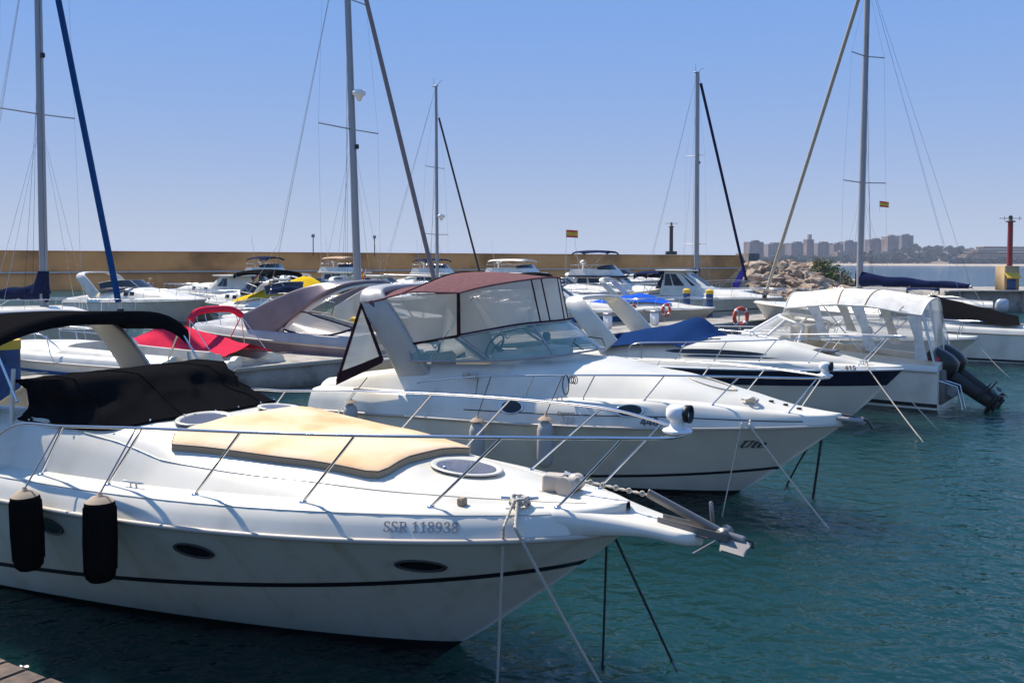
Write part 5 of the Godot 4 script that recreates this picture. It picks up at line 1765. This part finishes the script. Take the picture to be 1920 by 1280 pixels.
func mauve_cruiser():
	var root := base("motor_cruiser", Vector3(-8.74, 0, -29.4), 211)
	tag(root, "silver and mauve motor cruiser with a huge swept radar arch", "boat")
	var p := {"xa": -6.2, "xs": 1.3, "xw": 0.0, "B": 1.5, "S": 4.3, "Bw": 1.3, "Sw": 4.6, "ya": 0.75, "yb": 0.95, "ei": 0.2, "eh": 0.25, "walk": 0.1, "crown": 4.0, "nt": 30,
		"ht": [[-6.3, 0.05], [-4.4, 0.2], [-3.0, 0.45], [-2.0, 0.45], [-1.0, 0.26], [0.0, 0.11], [1.3, 0.0]], "xc": -2.6, "sole": 0.4, "stripe": [0.4, 0.5, 1.0, 0.5], "stripe_mat": "gelcoat_mauve", "deck": "gelcoat_silver"}
	make_hull(root, p)
	fix_rail(root, p, -3.0, 0.4, 5)
	arch(root, "radar_arch", [Vector3(-2.3, 0.95, 1.3), Vector3(-3.5, 1.6, 1.3), Vector3(-4.6, 2.1, 1.24), Vector3(-5.3, 2.34, 1.0), Vector3(-5.6, 2.42, 0.5), Vector3(-5.65, 2.43, 0), Vector3(-5.6, 2.42, -0.5), Vector3(-5.3, 2.34, -1.0), Vector3(-4.6, 2.1, -1.24), Vector3(-3.5, 1.6, -1.3), Vector3(-2.3, 0.95, -1.3)], [1.2, 0.8, 0.5, 0.4, 0.36, 0.34, 0.36, 0.4, 0.5, 0.8, 1.2], 0.1, "gelcoat_mauve", 4)
	arch(root, "arch_lining", [Vector3(-2.75, 0.98, 1.24), Vector3(-3.9, 1.62, 1.24), Vector3(-4.8, 2.05, 1.16), Vector3(-5.4, 2.26, 0.92), Vector3(-5.68, 2.34, 0.5), Vector3(-5.72, 2.35, 0), Vector3(-5.68, 2.34, -0.5), Vector3(-5.4, 2.26, -0.92), Vector3(-4.8, 2.05, -1.16), Vector3(-3.9, 1.62, -1.24), Vector3(-2.75, 0.98, -1.24)], [0.8, 0.6, 0.5, 0.4, 0.36, 0.34, 0.36, 0.4, 0.5, 0.6, 0.8], 0.07, "gelcoat", 4)
	windshield(root, [Vector3(-3.2, 1.4, 1.15), Vector3(-2.2, 1.5, 0.95), Vector3(-1.6, 1.55, 0.5), Vector3(-1.5, 1.56, 0)], [Vector3(-3.4, 1.75, 1.05), Vector3(-2.7, 1.9, 0.85), Vector3(-2.3, 1.95, 0.4), Vector3(-2.25, 1.95, 0)], [3, 7], "glass_green", "alloy", 0.018, 3)
	for s in [1, -1]:
		var lo := curve([Vector3(-3.6, 1.1, 1.27 * s), Vector3(-4.4, 0.98, 1.3 * s), Vector3(-5.3, 1.02, 1.27 * s), Vector3(-6.0, 1.2, 1.2 * s)], 4)
		var hi := curve([Vector3(-3.6, 1.16, 1.27 * s), Vector3(-4.2, 1.6, 1.27 * s), Vector3(-4.9, 1.48, 1.27 * s), Vector3(-6.0, 1.24, 1.2 * s)], 4)
		strip(root, "side_curtain", lo, hi, "vinyl", 2)
		bar(root, "curtain_hem", lo, 0.03, "canvas_navy")
		bar(root, "curtain_hem", hi, 0.02, "canvas_navy")
	var st := mb()
	box(st, Vector3(-6.5, 0.4, 0), Vector3(0.7, 0.08, 2.3), Basis(), 0.03)
	obj("swim_platform", st, "gelcoat", root)
	st = mb()
	box(st, Vector3(-5.6, 0.75, 0), Vector3(0.6, 0.5, 1.9), Basis(), 0.06)
	obj("aft_bench", st, "gelcoat_cream", root)
	st = mb()
	box(st, Vector3(-5.0, 1.35, 0.2), Vector3(0.35, 0.14, 0.3), Basis(), 0.04)
	tag(obj("yellow_bag", st, "yellow"), "small yellow bag inside the mauve cruiser's cockpit", "bag")
	get_node("yellow_bag").transform = root.transform

func right_side():
	# boat with the white canopy, stern towards the camera
	var root := base("motor_boat", Vector3(4.85, 0, -23.4), 214.8)
	tag(root, "white boat under a tall white canopy with clear sides and two black outboards", "boat")
	var p := {"xa": -5.4, "xs": 0.95, "xw": 0.0, "B": 1.22, "S": 3.8, "Bw": 1.1, "Sw": 4.2, "ya": 0.78, "yb": 0.95, "ei": 0.12, "eh": 0.12, "walk": 0.12, "crown": 4.0, "nt": 28,
		"ht": [[-5.4, 0.06], [-3.5, 0.18], [-1.6, 0.36], [-0.6, 0.2], [0.3, 0.04], [0.95, 0.0]], "xc": -1.9, "sole": 0.35, "stripe": [0.06, 0.2, 2.0, 0.1]}
	make_hull(root, p)
	fix_rail(root, p, -1.8, 0.42, 5)
	windshield(root, [Vector3(-2.5, 1.2, 1.0), Vector3(-1.7, 1.3, 0.85), Vector3(-1.15, 1.34, 0.45), Vector3(-1.05, 1.35, 0)], [Vector3(-2.6, 1.6, 0.95), Vector3(-2.15, 1.72, 0.78), Vector3(-1.85, 1.78, 0.4), Vector3(-1.8, 1.78, 0)], [3, 7], "vinyl_clear", "white", 0.03, 3)
	var rows := []
	for i in 9:
		var f := i / 8.0
		var row := []
		for j in 13:
			var g := lerpf(1, -1, j / 12.0)
			var x := lerpf(-5.15, -2.1, f)
			var yc := 2.44 - 0.16 * pow(absf(f * 2.0 - 1.1), 2.0) - 0.03 * absf(sin(f * PI * 3.0))
			row.append(Vector3(x + 0.1 * absf(g) * (1.0 if f < 0.5 else -1.0), yc - 0.33 * pow(absf(g), 2.6), 1.04 * g))
		rows.append(row)
	sheet(root, "canopy_top", rows, "canvas_white")
	for r in [0, 3, 5, 8]:
		bar(root, "canopy_bow", rows[r], 0.016, "canvas_tan" if r in [3, 5] else "canvas_white")
	for s in [1, -1]:
		var a := []
		var b := []
		for i in 9:
			var v: Vector3 = rows[i][0 if s == 1 else 12]
			a.append(v)
			b.append(Vector3(lerpf(-5.2, -2.55, i / 8.0), lerpf(1.0, 1.6, pow(i / 8.0, 1.6)), 1.06 * s))
		strip(root, "side_curtain", a, b, "vinyl_clear", 3)
		bar(root, "canopy_hem", a, 0.022, "canvas_white")
		for k in [0, 3, 6]:
			strip(root, "curtain_strip", [a[k] + Vector3(0, 0, 0.01 * s), (a[k] + b[k]) * 0.5 + Vector3(0.03, 0, 0.01 * s), b[k] + Vector3(0, 0, 0.01 * s)], [a[k] + Vector3(0.28, 0, 0.01 * s), (a[k] + b[k]) * 0.5 + Vector3(0.2, 0, 0.01 * s), b[k] + Vector3(0.25, 0.02, 0.01 * s)], "canvas_white")
		bar(root, "canopy_frame", [Vector3(-3.8, 1.15, 1.0 * s), Vector3(-3.0, 2.1, 1.0 * s)], 0.014, "steel")
		bar(root, "canopy_frame", [Vector3(-3.8, 1.15, 1.0 * s), Vector3(-4.7, 2.1, 1.0 * s)], 0.014, "steel")
		# front slope
		strip(root, "front_curtain", [rows[8][0 if s == 1 else 12], rows[8][3 if s == 1 else 9], rows[8][6]], [Vector3(-2.6, 1.6, 0.95 * s), Vector3(-1.9, 1.77, 0.45 * s), Vector3(-1.8, 1.78, 0)], "vinyl_clear", 2)
	# stern curtain with three clear windows
	var e0: Array = rows[0]
	for q in [[0.0, 0.12, "canvas_white"], [0.12, 0.36, "vinyl_clear"], [0.36, 0.46, "canvas_white"], [0.46, 0.7, "vinyl_clear"], [0.7, 0.78, "canvas_white"], [0.78, 0.92, "vinyl_clear"], [0.92, 1.0, "canvas_white"]]:
		var a := []
		var b := []
		for k in 3:
			var f: float = lerpf(q[0], q[1], k / 2.0) * 12.0
			var i0 := mini(int(f), 11)
			var v: Vector3 = (e0[i0] as Vector3).lerp(e0[i0 + 1], f - i0)
			a.append(v)
			b.append(Vector3(-5.3, 0.95, v.z))
		strip(root, "stern_curtain" if q[2] == "canvas_white" else "stern_window", a, b, q[2], 3)
	var st := mb()
	box(st, Vector3(-2.2, 1.1, 0.4), Vector3(0.5, 0.9, 0.9), Basis(), 0.05)
	obj("console", st, "gelcoat_cream", root)
	st = mb()
	box(st, Vector3(-3.4, 0.85, 0.4), Vector3(0.5, 0.6, 0.5), Basis(), 0.06)
	box(st, Vector3(-3.62, 1.3, 0.4), Vector3(0.12, 0.5, 0.5), Basis(), 0.05)
	obj("helm_seat", st, "gelcoat_cream", root)
	for s in [1, -1]:
		bar(root, "swim_ladder", [Vector3(-5.4, 0.6, -0.85 + 0.16 * s), Vector3(-5.75, 0.5, -0.85 + 0.16 * s), Vector3(-5.85, 0.05, -0.85 + 0.16 * s)], 0.018, "steel")
	outboard(root, Vector3(-5.42, 0.45, -0.42), "black_gloss", 1.0, 1.08, "outboard_engine", "red")
	outboard(root, Vector3(-5.42, 0.45, 0.38), "black_gloss", 0.95, 1.08, "outboard_engine", "red")
	st = mb()
	box(st, Vector3(-5.42, 0.45, 0), Vector3(0.12, 0.7, 1.9), Basis(), 0.03)
	obj("engine_bracket", st, "concrete_dark", root)
	motor_boat(Vector3(12.2, 0, -27.4), 31, 6.5, "low white boat whose bow shows right of the white canopy", {"fb": 0.8, "ch": 0.2, "posts": 5, "stripe": null})
	rope([Vector3(12.9, 0.9, -26.8), Vector3(13.5, -0.1, -25.9)], 0.05, 0.009, "rope", "thin rope from the low white bow at right into the water")
	motor_boat(Vector3(10.6, 0, -32.0), 205, 7.0, "white outboard boat at the right edge with a black cockpit cover", {"fb": 1.0, "ch": 0.2, "cover": ["canvas_black", -5.6, -1.6, 0.75], "engine": "white", "posts": 4, "stripe": [0.02, 0.1, 1.0, 0.08], "hull": "gelcoat"})
	motor_boat(Vector3(17.0, 0, -47.0), 206, 7.0, "open boat under the quay at right with navy hood and foil-wrapped outboard", {"fb": 1.15, "ch": 0.2, "bimini": ["canvas_navy", -3.6, -2.2, 1.9, 0.3], "engine": "foil", "posts": 4, "hull": "gelcoat_silver"})
	# concrete quay with beacon hut
	var q := base("concrete_quay", pa(1800, 60), -8)
	structure(q)
	st = mb()
	box(st, Vector3(22, 0.0, -6), Vector3(46, 2.4, 12), Basis(), 0.05)
	obj("quay_block", st, "concrete", q)
	st = mb()
	box(st, Vector3(22, 1.24, 0.2), Vector3(46, 0.1, 0.5), Basis(), 0.02)
	obj("quay_kerb", st, "concrete", q)
	var hut := base("beacon_hut", pa(1889, 63, 1.22), -8)
	tag(hut, "small yellow hut with blue door at the foot of the red beacon", "hut")
	st = mb()
	box(st, Vector3(0, 0.8, 0), Vector3(1.05, 1.6, 1.0), Basis(), 0.03)
	obj("wall", st, "ochre_light", hut)
	st = mb()
	box(st, Vector3(-0.05, 0.35, 0.515), Vector3(0.62, 0.75, 0.04), Basis(), 0.01)
	obj("door", st, "pile_blue", hut)
	st = mb()
	box(st, Vector3(-0.05, 0.98, 0.66), Vector3(0.95, 0.06, 0.5), Basis(Vector3.RIGHT, 0.75), 0.01)
	obj("canopy", st, "yellow", hut)
	var lt := base("beacon_tower", pa(1893, 63.9, 1.22), 0)
	tag(lt, "slim dark red harbour beacon rising behind the yellow hut", "beacon")
	st = mb()
	lathe(st, [[0.19, 0.0], [0.16, 4.55]], Vector3.ZERO, Basis(), 16)
	obj("column", st, "lamp_red", lt)
	st = mb()
	lathe(st, [[0.0, 4.5], [0.3, 4.5], [0.3, 4.58], [0.12, 4.6], [0.12, 4.85], [0.15, 4.87], [0.0, 4.97]], Vector3.ZERO, Basis(), 14)
	tube(st, [Vector3(-0.75, 4.75, 0), Vector3(0.75, 4.75, 0)], 0.02, 5)
	for k in 3:
		tube(st, [Vector3(-0.5 + 0.5 * k, 4.58, 0.2), Vector3(-0.5 + 0.5 * k, 4.9, 0.2)], 0.015, 5)
	obj("lantern", st, "pillar", lt)

func far_side():
	# breakwater wall
	var a := Vector3(-95.0, 0, -77.5)
	var b := Vector3(31.76, 0, -130.1)
	var len := a.distance_to(b)
	var root := base("breakwater_wall", a, rad_to_deg(atan2(b.z - a.z, b.x - a.x)))
	tag(root, "long ochre breakwater wall with a pale ledge closing the harbour", "wall")
	var st := mb()
	box(st, Vector3(len * 0.5, 1.4, -1.6), Vector3(len, 4.9, 1.2))
	obj("upper_wall", st, "ochre_wall", root)
	st = mb()
	box(st, Vector3(len * 0.5, 3.9, -1.6), Vector3(len, 0.12, 1.3), Basis(), 0.02)
	obj("coping", st, "ochre_wall", root)
	st = mb()
	quad(st, Vector3(0, -1, 0), Vector3(len, -1, 0), Vector3(len, 2.15, 0), Vector3(0, 1.35, 0))
	quad(st, Vector3(0, 1.35, 0), Vector3(len, 2.15, 0), Vector3(len, 2.15, -1.1), Vector3(0, 1.35, -1.1))
	obj("lower_wall", st, "ochre_wall", root)
	st = mb()
	quad(st, Vector3(0, 1.36, 0.12), Vector3(len, 2.16, 0.12), Vector3(len, 2.3, -0.18), Vector3(0, 1.5, -0.18))
	quad(st, Vector3(0, 1.5, -0.18), Vector3(len, 2.3, -0.18), Vector3(len, 2.3, -0.8), Vector3(0, 1.5, -0.8))
	obj("ledge", st, "gelcoat_cream", root)
	st = mb()
	box(st, Vector3(len + 0.9, 1.7, -1.0), Vector3(1.8, 5.0, 3.0), Basis(), 0.05)
	obj("end_pier", st, "concrete_dark", root)
	# stairs and purple panel in front of the end of the wall
	var stairs := base("stone_stairs", pa(1354, 112, 0.0), 22)
	tag(stairs, "ochre stairs climbing to the end of the wall beside a purple panel", "stairs")
	for i in 8:
		st = mb()
		box(st, Vector3(0.25 + i * 0.3, 0.2 + i * 0.14, 0), Vector3(0.31, 0.4 + i * 0.28, 2.0))
		obj("step", st, "ochre_light", stairs)
	var pn := base("purple_panel", pa(1384, 110, 0.0), 22)
	tag(pn, "leaning purple panel beside the stairs at the end of the wall", "panel")
	st = mb()
	quad(st, Vector3(-0.7, 0.3, 0), Vector3(0.0, 0.0, 0), Vector3(1.0, 2.2, 0), Vector3(0.55, 2.5, 0))
	quad(st, Vector3(-0.7, 0.3, -0.1), Vector3(0.0, 0.0, -0.1), Vector3(1.0, 2.2, -0.1), Vector3(0.55, 2.5, -0.1))
	obj("sheet", st, "canvas_purple", pn)
	# dark beacon on the wall
	var lt := base("beacon_tower", pa(1258, 117.5, 3.96), 0)
	tag(lt, "slim dark harbour beacon standing on top of the ochre wall", "beacon")
	st = mb()
	lathe(st, [[0.24, 0.0], [0.22, 3.3]], Vector3.ZERO, Basis(), 14)
	obj("column", st, "pillar", lt)
	st = mb()
	lathe(st, [[0.0, 3.3], [0.34, 3.3], [0.34, 3.4], [0.14, 3.42], [0.14, 3.8], [0.0, 3.95]], Vector3.ZERO, Basis(), 12)
	tube(st, [Vector3(-0.8, 3.75, 0), Vector3(0.8, 3.75, 0)], 0.025, 5)
	obj("lantern", st, "pillar", lt)
	st = mb()
	box(st, Vector3(0, 0.15, 0), Vector3(1.3, 0.4, 0.9), Basis(), 0.03)
	obj("plinth", st, "pillar", lt)
	for q in [[587, 100, 4.0, "thin lamp post on the wall left of the grey mast"], [702, 104, 4.0, "lamp post with a box head on the wall right of the grey mast"]]:
		var lp := base("lamp_post", pa(q[0], q[1], 3.5), 0)
		tag(lp, q[3], "lamp post", "lamp posts along the wall")
		st = mb()
		tube(st, [Vector3.ZERO, Vector3(0, 2.0, 0)], 0.05, 6)
		obj("post", st, "pillar", lp)
		st = mb()
		box(st, Vector3(0, 2.1, 0), Vector3(0.3, 0.34, 0.3), Basis(), 0.03)
		obj("lamp_head", st, "alloy_grey", lp)
	# rock breakwater
	var rk := base("rock_breakwater", Vector3(0, 0, 0))
	tag(rk, "pile of pinkish boulders ending the breakwater", "rocks")
	st = mb()
	var core := []
	for i in 13:
		var px := lerpf(1405, 1640, i / 12.0)
		var hgt := at_list([[1400, 2.6], [1530, 2.5], [1575, 1.4], [1610, 0.5], [1640, -0.4]], px)
		core.append([pa(px, 79.5, -0.5), pa(px, 84, hgt * 0.55), pa(px, 88, hgt), pa(px, 94, hgt), pa(px, 104, -0.6)])
	grid(st, core)
	obj("rubble_core", st, "rock_2", rk)
	var rms := []
	for k in 7:
		rms.append(rock_mesh(100 + k))
	for i in 290:
		var px := rng.randf_range(1408, 1625)
		var v := rng.randf()
		var hgt := at_list([[1400, 2.75], [1530, 2.65], [1575, 1.6], [1610, 0.7], [1640, 0.0]], px)
		var dd := lerpf(80.0, 90.0, v)
		var s := rng.randf_range(0.35, 0.8)
		var bs := Basis.from_euler(Vector3(rng.randf_range(-0.5, 0.5), rng.randf() * TAU, rng.randf_range(-0.5, 0.5))).scaled(Vector3(s * rng.randf_range(0.9, 1.6), s, s * rng.randf_range(0.8, 1.3)))
		inst("boulder", rms[i % 7], "rock_%d" % rng.randi_range(0, 4), rk, Transform3D(bs, pa(px, dd, hgt * minf(1.0, v * 1.35) - 0.05)))
	for q in [[1548, 86, 2.3, 1.1, "leaf"], [1566, 85, 1.6, 1.2, "leaf"], [1583, 84, 1.0, 0.9, "leaf_dry"], [1535, 88, 2.7, 0.8, "leaf_dry"]]:
		var bu := base("shrub", pa(q[0], q[1], q[2] - 0.5))
		tag(bu, {1548: "largest green shrub growing on the boulders", 1566: "green shrub low on the right slope of the boulders", 1583: "dry shrub lowest at the right end of the boulders", 1535: "dry shrub highest on the boulders"}[q[0]], "shrub", "shrubs on the boulders")
		inst("foliage", leaf_clump(q[0], 500, 0.16), q[4], bu, Transform3D(Basis().scaled(Vector3(q[3] * 1.2, q[3] * 1.0, q[3])), Vector3(0, 0.6, 0)))
		st = mb()
		for k in 4:
			tube(st, [Vector3(0, -0.1, 0), Vector3(cos(k * 1.6) * 0.4, 0.7, sin(k * 1.6) * 0.4) * q[3]], 0.03, 5)
		obj("stem", st, "bark", bu)
	# far shore
	st = mb()
	var land := []
	for i in 41:
		var px := lerpf(1300, 3000, i / 40.0)
		var hill := at_list([[1300, 4], [1560, 6], [1650, 14], [1720, 26], [1790, 22], [1900, 12], [2200, 16], [3000, 8]], px)
		land.append([pa(px, 1050, -1), pa(px, 1085, 1.2), pa(px, 1140, 2.5), pa(px, 1300, 4 + hill * 0.35), pa(px, 1500, 2 + hill), pa(px, 1800, 2 + hill * 1.1), pa(px, 2600, 0)])
	grid(st, land)
	structure(obj("shore_hill", st, "earth"))
	st = mb()
	var beach := []
	for i in 31:
		var px := lerpf(1560, 2800, i / 30.0)
		beach.append([pa(px, 1055, -0.3), pa(px, 1080, 0.9), pa(px, 1092, 1.6)])
	grid(st, beach)
	structure(obj("beach", st, "sand"))
	var k := 0
	for q in [[1398, 1427, 454, "leftmost apartment block of the far skyline, beside the navy jib"], [1431, 1466, 458, "apartment block second from the left in the far skyline"], [1475, 1507, 456, "apartment block left of the tall slim tower in the far skyline"], [1508, 1523, 449, "tall slim tower standing out of the middle of the far skyline"],
			[1524, 1556, 456, "apartment block right of the tall slim tower in the far skyline"], [1557, 1577, 458, "low apartment block in the middle of the far skyline"], [1576, 1602, 453, "apartment block just left of the right-hand mast"], [1625, 1652, 449, "apartment block just right of the right-hand mast"], [1656, 1680, 443, "left tower of the two tallest blocks at the skyline's right end"], [1682, 1707, 441, "right tower of the two tallest blocks at the skyline's right end"]]:
		tower(q[0], q[1], q[2], 1420 + (k * 37) % 90, "facade_%d" % (k % 5), q[3], 5.0 if q[0] == 1508 else 0.0)
		k += 1
	tower(1564, 1584, 472, 1330, "facade_3", "low pinkish building in front of the far skyline")
	# terraced hotel
	var ho := base("terraced_hotel", pa(1880, 1180, 3.0), -6)
	tag(ho, "long low terraced building above the far beach", "building")
	for i in 6:
		st = mb()
		var w := 130.0 - i * 8.0
		box(st, Vector3(w * 0.5 - 66 + i * 9.0, 1.7 + i * 3.4, -i * 3.0), Vector3(w, 2.2, 16))
		obj("storey", st, ["facade_pale", "facade_3"][i % 2], ho)
		st = mb()
		box(st, Vector3(w * 0.5 - 66 + i * 9.0, 3.1 + i * 3.4, 1.0 - i * 3.0), Vector3(w + 3, 0.6, 20))
		obj("terrace_slab", st, "facade_pale", ho)
	# wood on the hill: nobody could count these crowns
	var mm := MultiMesh.new()
	mm.transform_format = MultiMesh.TRANSFORM_3D
	mm.mesh = leaf_clump(77, 130, 0.42)
	mm.instance_count = 700
	for i in 700:
		var px := rng.randf_range(1385, 2400)
		var dd := rng.randf_range(1120, 1480)
		var hill := at_list([[1300, 4], [1560, 6], [1650, 14], [1720, 26], [1790, 22], [1900, 12], [2200, 16], [3000, 8]], px)
		var y := lerpf(3.0, 2.0 + hill, clampf((dd - 1140) / 360.0, 0, 1))
		if px > 1790 and px < 2010 and dd > 1150 and dd < 1260:
			dd = 1130
			y = 2.0
		var s := rng.randf_range(3.0, 6.0)
		mm.set_instance_transform(i, Transform3D(Basis(Vector3.UP, rng.randf() * TAU).scaled(Vector3(s * 1.3, s, s * 1.3)), pa(px, dd, y + s * 0.5)))
	var mi := MultiMeshInstance3D.new()
	mi.name = "distant_trees"
	mi.multimesh = mm
	mi.material_override = M.leaf_far
	mi.set_meta("label", "dark mass of trees along the far shore")
	mi.set_meta("category", "trees")
	mi.set_meta("kind", "stuff")
	add_child(mi)
	motor_boat(pa(1497, 780), 5, 11.0, "tiny white yacht far off in front of the skyline", {"fb": 1.3, "ch": 0.6, "house": [-8.0, -3.0, 1.2, "gelcoat"], "posts": 2})

# ---------------------------------------------------------------- scene
func _ready():
	rng.seed = 7
	var cam := Camera3D.new()
	cam.name = "camera"
	cam.near = 0.1
	cam.far = 6000.0
	cam.projection = Camera3D.PROJECTION_FRUSTUM
	cam.size = 1280.0 / 1800.0 * 0.1
	cam.frustum_offset = Vector2(0, -80.0 / 1800.0 * 0.1)
	cam.position = Vector3(0, 3, 0)
	cam.rotation = Vector3(-atan(70.0 / 1800.0), 0, deg_to_rad(0.19))
	add_child(cam)
	cam.current = true
	var env := Environment.new()
	env.background_mode = Environment.BG_SKY
	var sky := Sky.new()
	var sm := ProceduralSkyMaterial.new()
	sm.sky_top_color = lin(0.1, 0.225, 0.51)
	sm.sky_horizon_color = lin(0.35, 0.385, 0.435)
	sm.sky_curve = 0.086
	sm.ground_horizon_color = lin(0.3, 0.36, 0.44)
	sm.ground_bottom_color = lin(0.02, 0.06, 0.08)
	sm.sun_angle_max = 1.0
	sky.sky_material = sm
	env.sky = sky
	env.tonemap_mode = Environment.TONE_MAPPER_LINEAR
	env.tonemap_exposure = 1.6
	env.volumetric_fog_enabled = true
	env.volumetric_fog_density = 0.0
	env.fog_enabled = true
	env.fog_density = 0.00019
	env.fog_light_color = Color(0.8, 0.85, 0.94)
	env.sdfgi_enabled = true
	env.ssao_enabled = true
	env.ssil_enabled = true
	var we := WorldEnvironment.new()
	we.name = "environment"
	we.environment = env
	add_child(we)
	var sun := DirectionalLight3D.new()
	sun.name = "sun"
	sun.light_energy = 1.6
	sun.light_color = Color(1.0, 0.96, 0.9)
	sun.light_angular_distance = 0.5
	sun.shadow_enabled = true
	sun.sky_mode = DirectionalLight3D.SKY_MODE_LIGHT_ONLY
	add_child(sun)
	sun.look_at_from_position(Vector3(-30, 52, -30), Vector3.ZERO)
	make_materials()
	setting()
	cruiser_black()
	cruiser_burgundy_top()
	cruiser_blue_cover()
	others()

func setting():
	# water: one sheet to the horizon, gentle swell near the boats
	var st := mb()
	var n := 160
	var fn := FastNoiseLite.new()
	fn.seed = 2
	fn.frequency = 0.45
	fn.fractal_octaves = 2
	var rows := []
	for i in n + 1:
		var row := []
		for j in n + 1:
			var x := -24.0 + 64.0 * i / n
			var z := 12.0 - 64.0 * j / n
			var e := clampf(minf(minf(i, n - i), minf(j, n - j)) / 12.0, 0.0, 1.0)
			row.append(Vector3(x, 0.02 * e * fn.get_noise_2d(x, z), z))
		rows.append(row)
	grid(st, rows)
	var x0 := -24.0
	var x1 := 40.0
	var z0 := -52.0
	var z1 := 12.0
	var R := 5000.0
	var st2 := mb()
	quad(st2, Vector3(-R, 0, -R), Vector3(R, 0, -R), Vector3(R, 0, -112), Vector3(-R, 0, -112))
	structure(obj("open_sea", st2, "sea"))
	for q in [[-130.0, -112.0, 130.0, z0], [-130.0, z0, x0, z1], [x1, z0, 130.0, z1]]:
		quad(st, Vector3(q[0], 0, q[1]), Vector3(q[2], 0, q[1]), Vector3(q[2], 0, q[3]), Vector3(q[0], 0, q[3]))
	structure(obj("water", st, "water"))
	st = mb()
	for q in [[-R, -112.0, -130.0, R], [130.0, -112.0, R, R], [-130.0, z1, 130.0, R]]:
		quad(st, Vector3(q[0], 0, q[1]), Vector3(q[2], 0, q[1]), Vector3(q[2], 0, q[3]), Vector3(q[0], 0, q[3]))
	structure(obj("outer_water", st, "sea"))
	st = mb()
	quad(st, Vector3(-131, -7, -113), Vector3(131, -7, -113), Vector3(131, -7, 13), Vector3(-131, -7, 13))
	structure(obj("harbour_bed", st, "antifoul"))
	var murk := FogVolume.new()
	murk.name = "water_body"
	murk.size = Vector3(260, 6.5, 124)
	murk.position = Vector3(0, -3.32, -50)
	var fm := FogMaterial.new()
	fm.albedo = lin(0.018, 0.135, 0.135)
	fm.density = 0.9
	murk.material = fm
	add_child(murk)
	structure(murk)
	# timber quay where the camera stands
	var quay := base("timber_quay", Vector3(-1.99, 1.3, -3.93), 32.0)
	structure(quay)
	var pm := []
	for k in 3:
		var s2 := mb()
		box(s2, Vector3(0, -0.02, 0), Vector3(0.135, 0.04, 6.0 - 0.004 * k), Basis(), 0.006)
		s2.generate_normals()
		pm.append(s2.commit())
	for i in 150:
		inst("plank", pm[i % 3], "plank_%d" % rng.randi_range(0, 3), quay, Transform3D(Basis(Vector3.UP, rng.randf_range(-0.002, 0.002)), Vector3(-12.0 + i * 0.147, rng.randf_range(-0.003, 0.003), 3.0 + rng.randf_range(-0.012, 0.012))))
	st = mb()
	box(st, Vector3(-1.0, -0.16, 3.05), Vector3(22.0, 0.22, 5.8))
	obj("beam", st, "plank_2", quay)
	st = mb()
	box(st, Vector3(-1.0, -1.0, 3.4), Vector3(22.0, 1.44, 5.0))
	obj("quay_wall", st, "concrete_dark", quay)
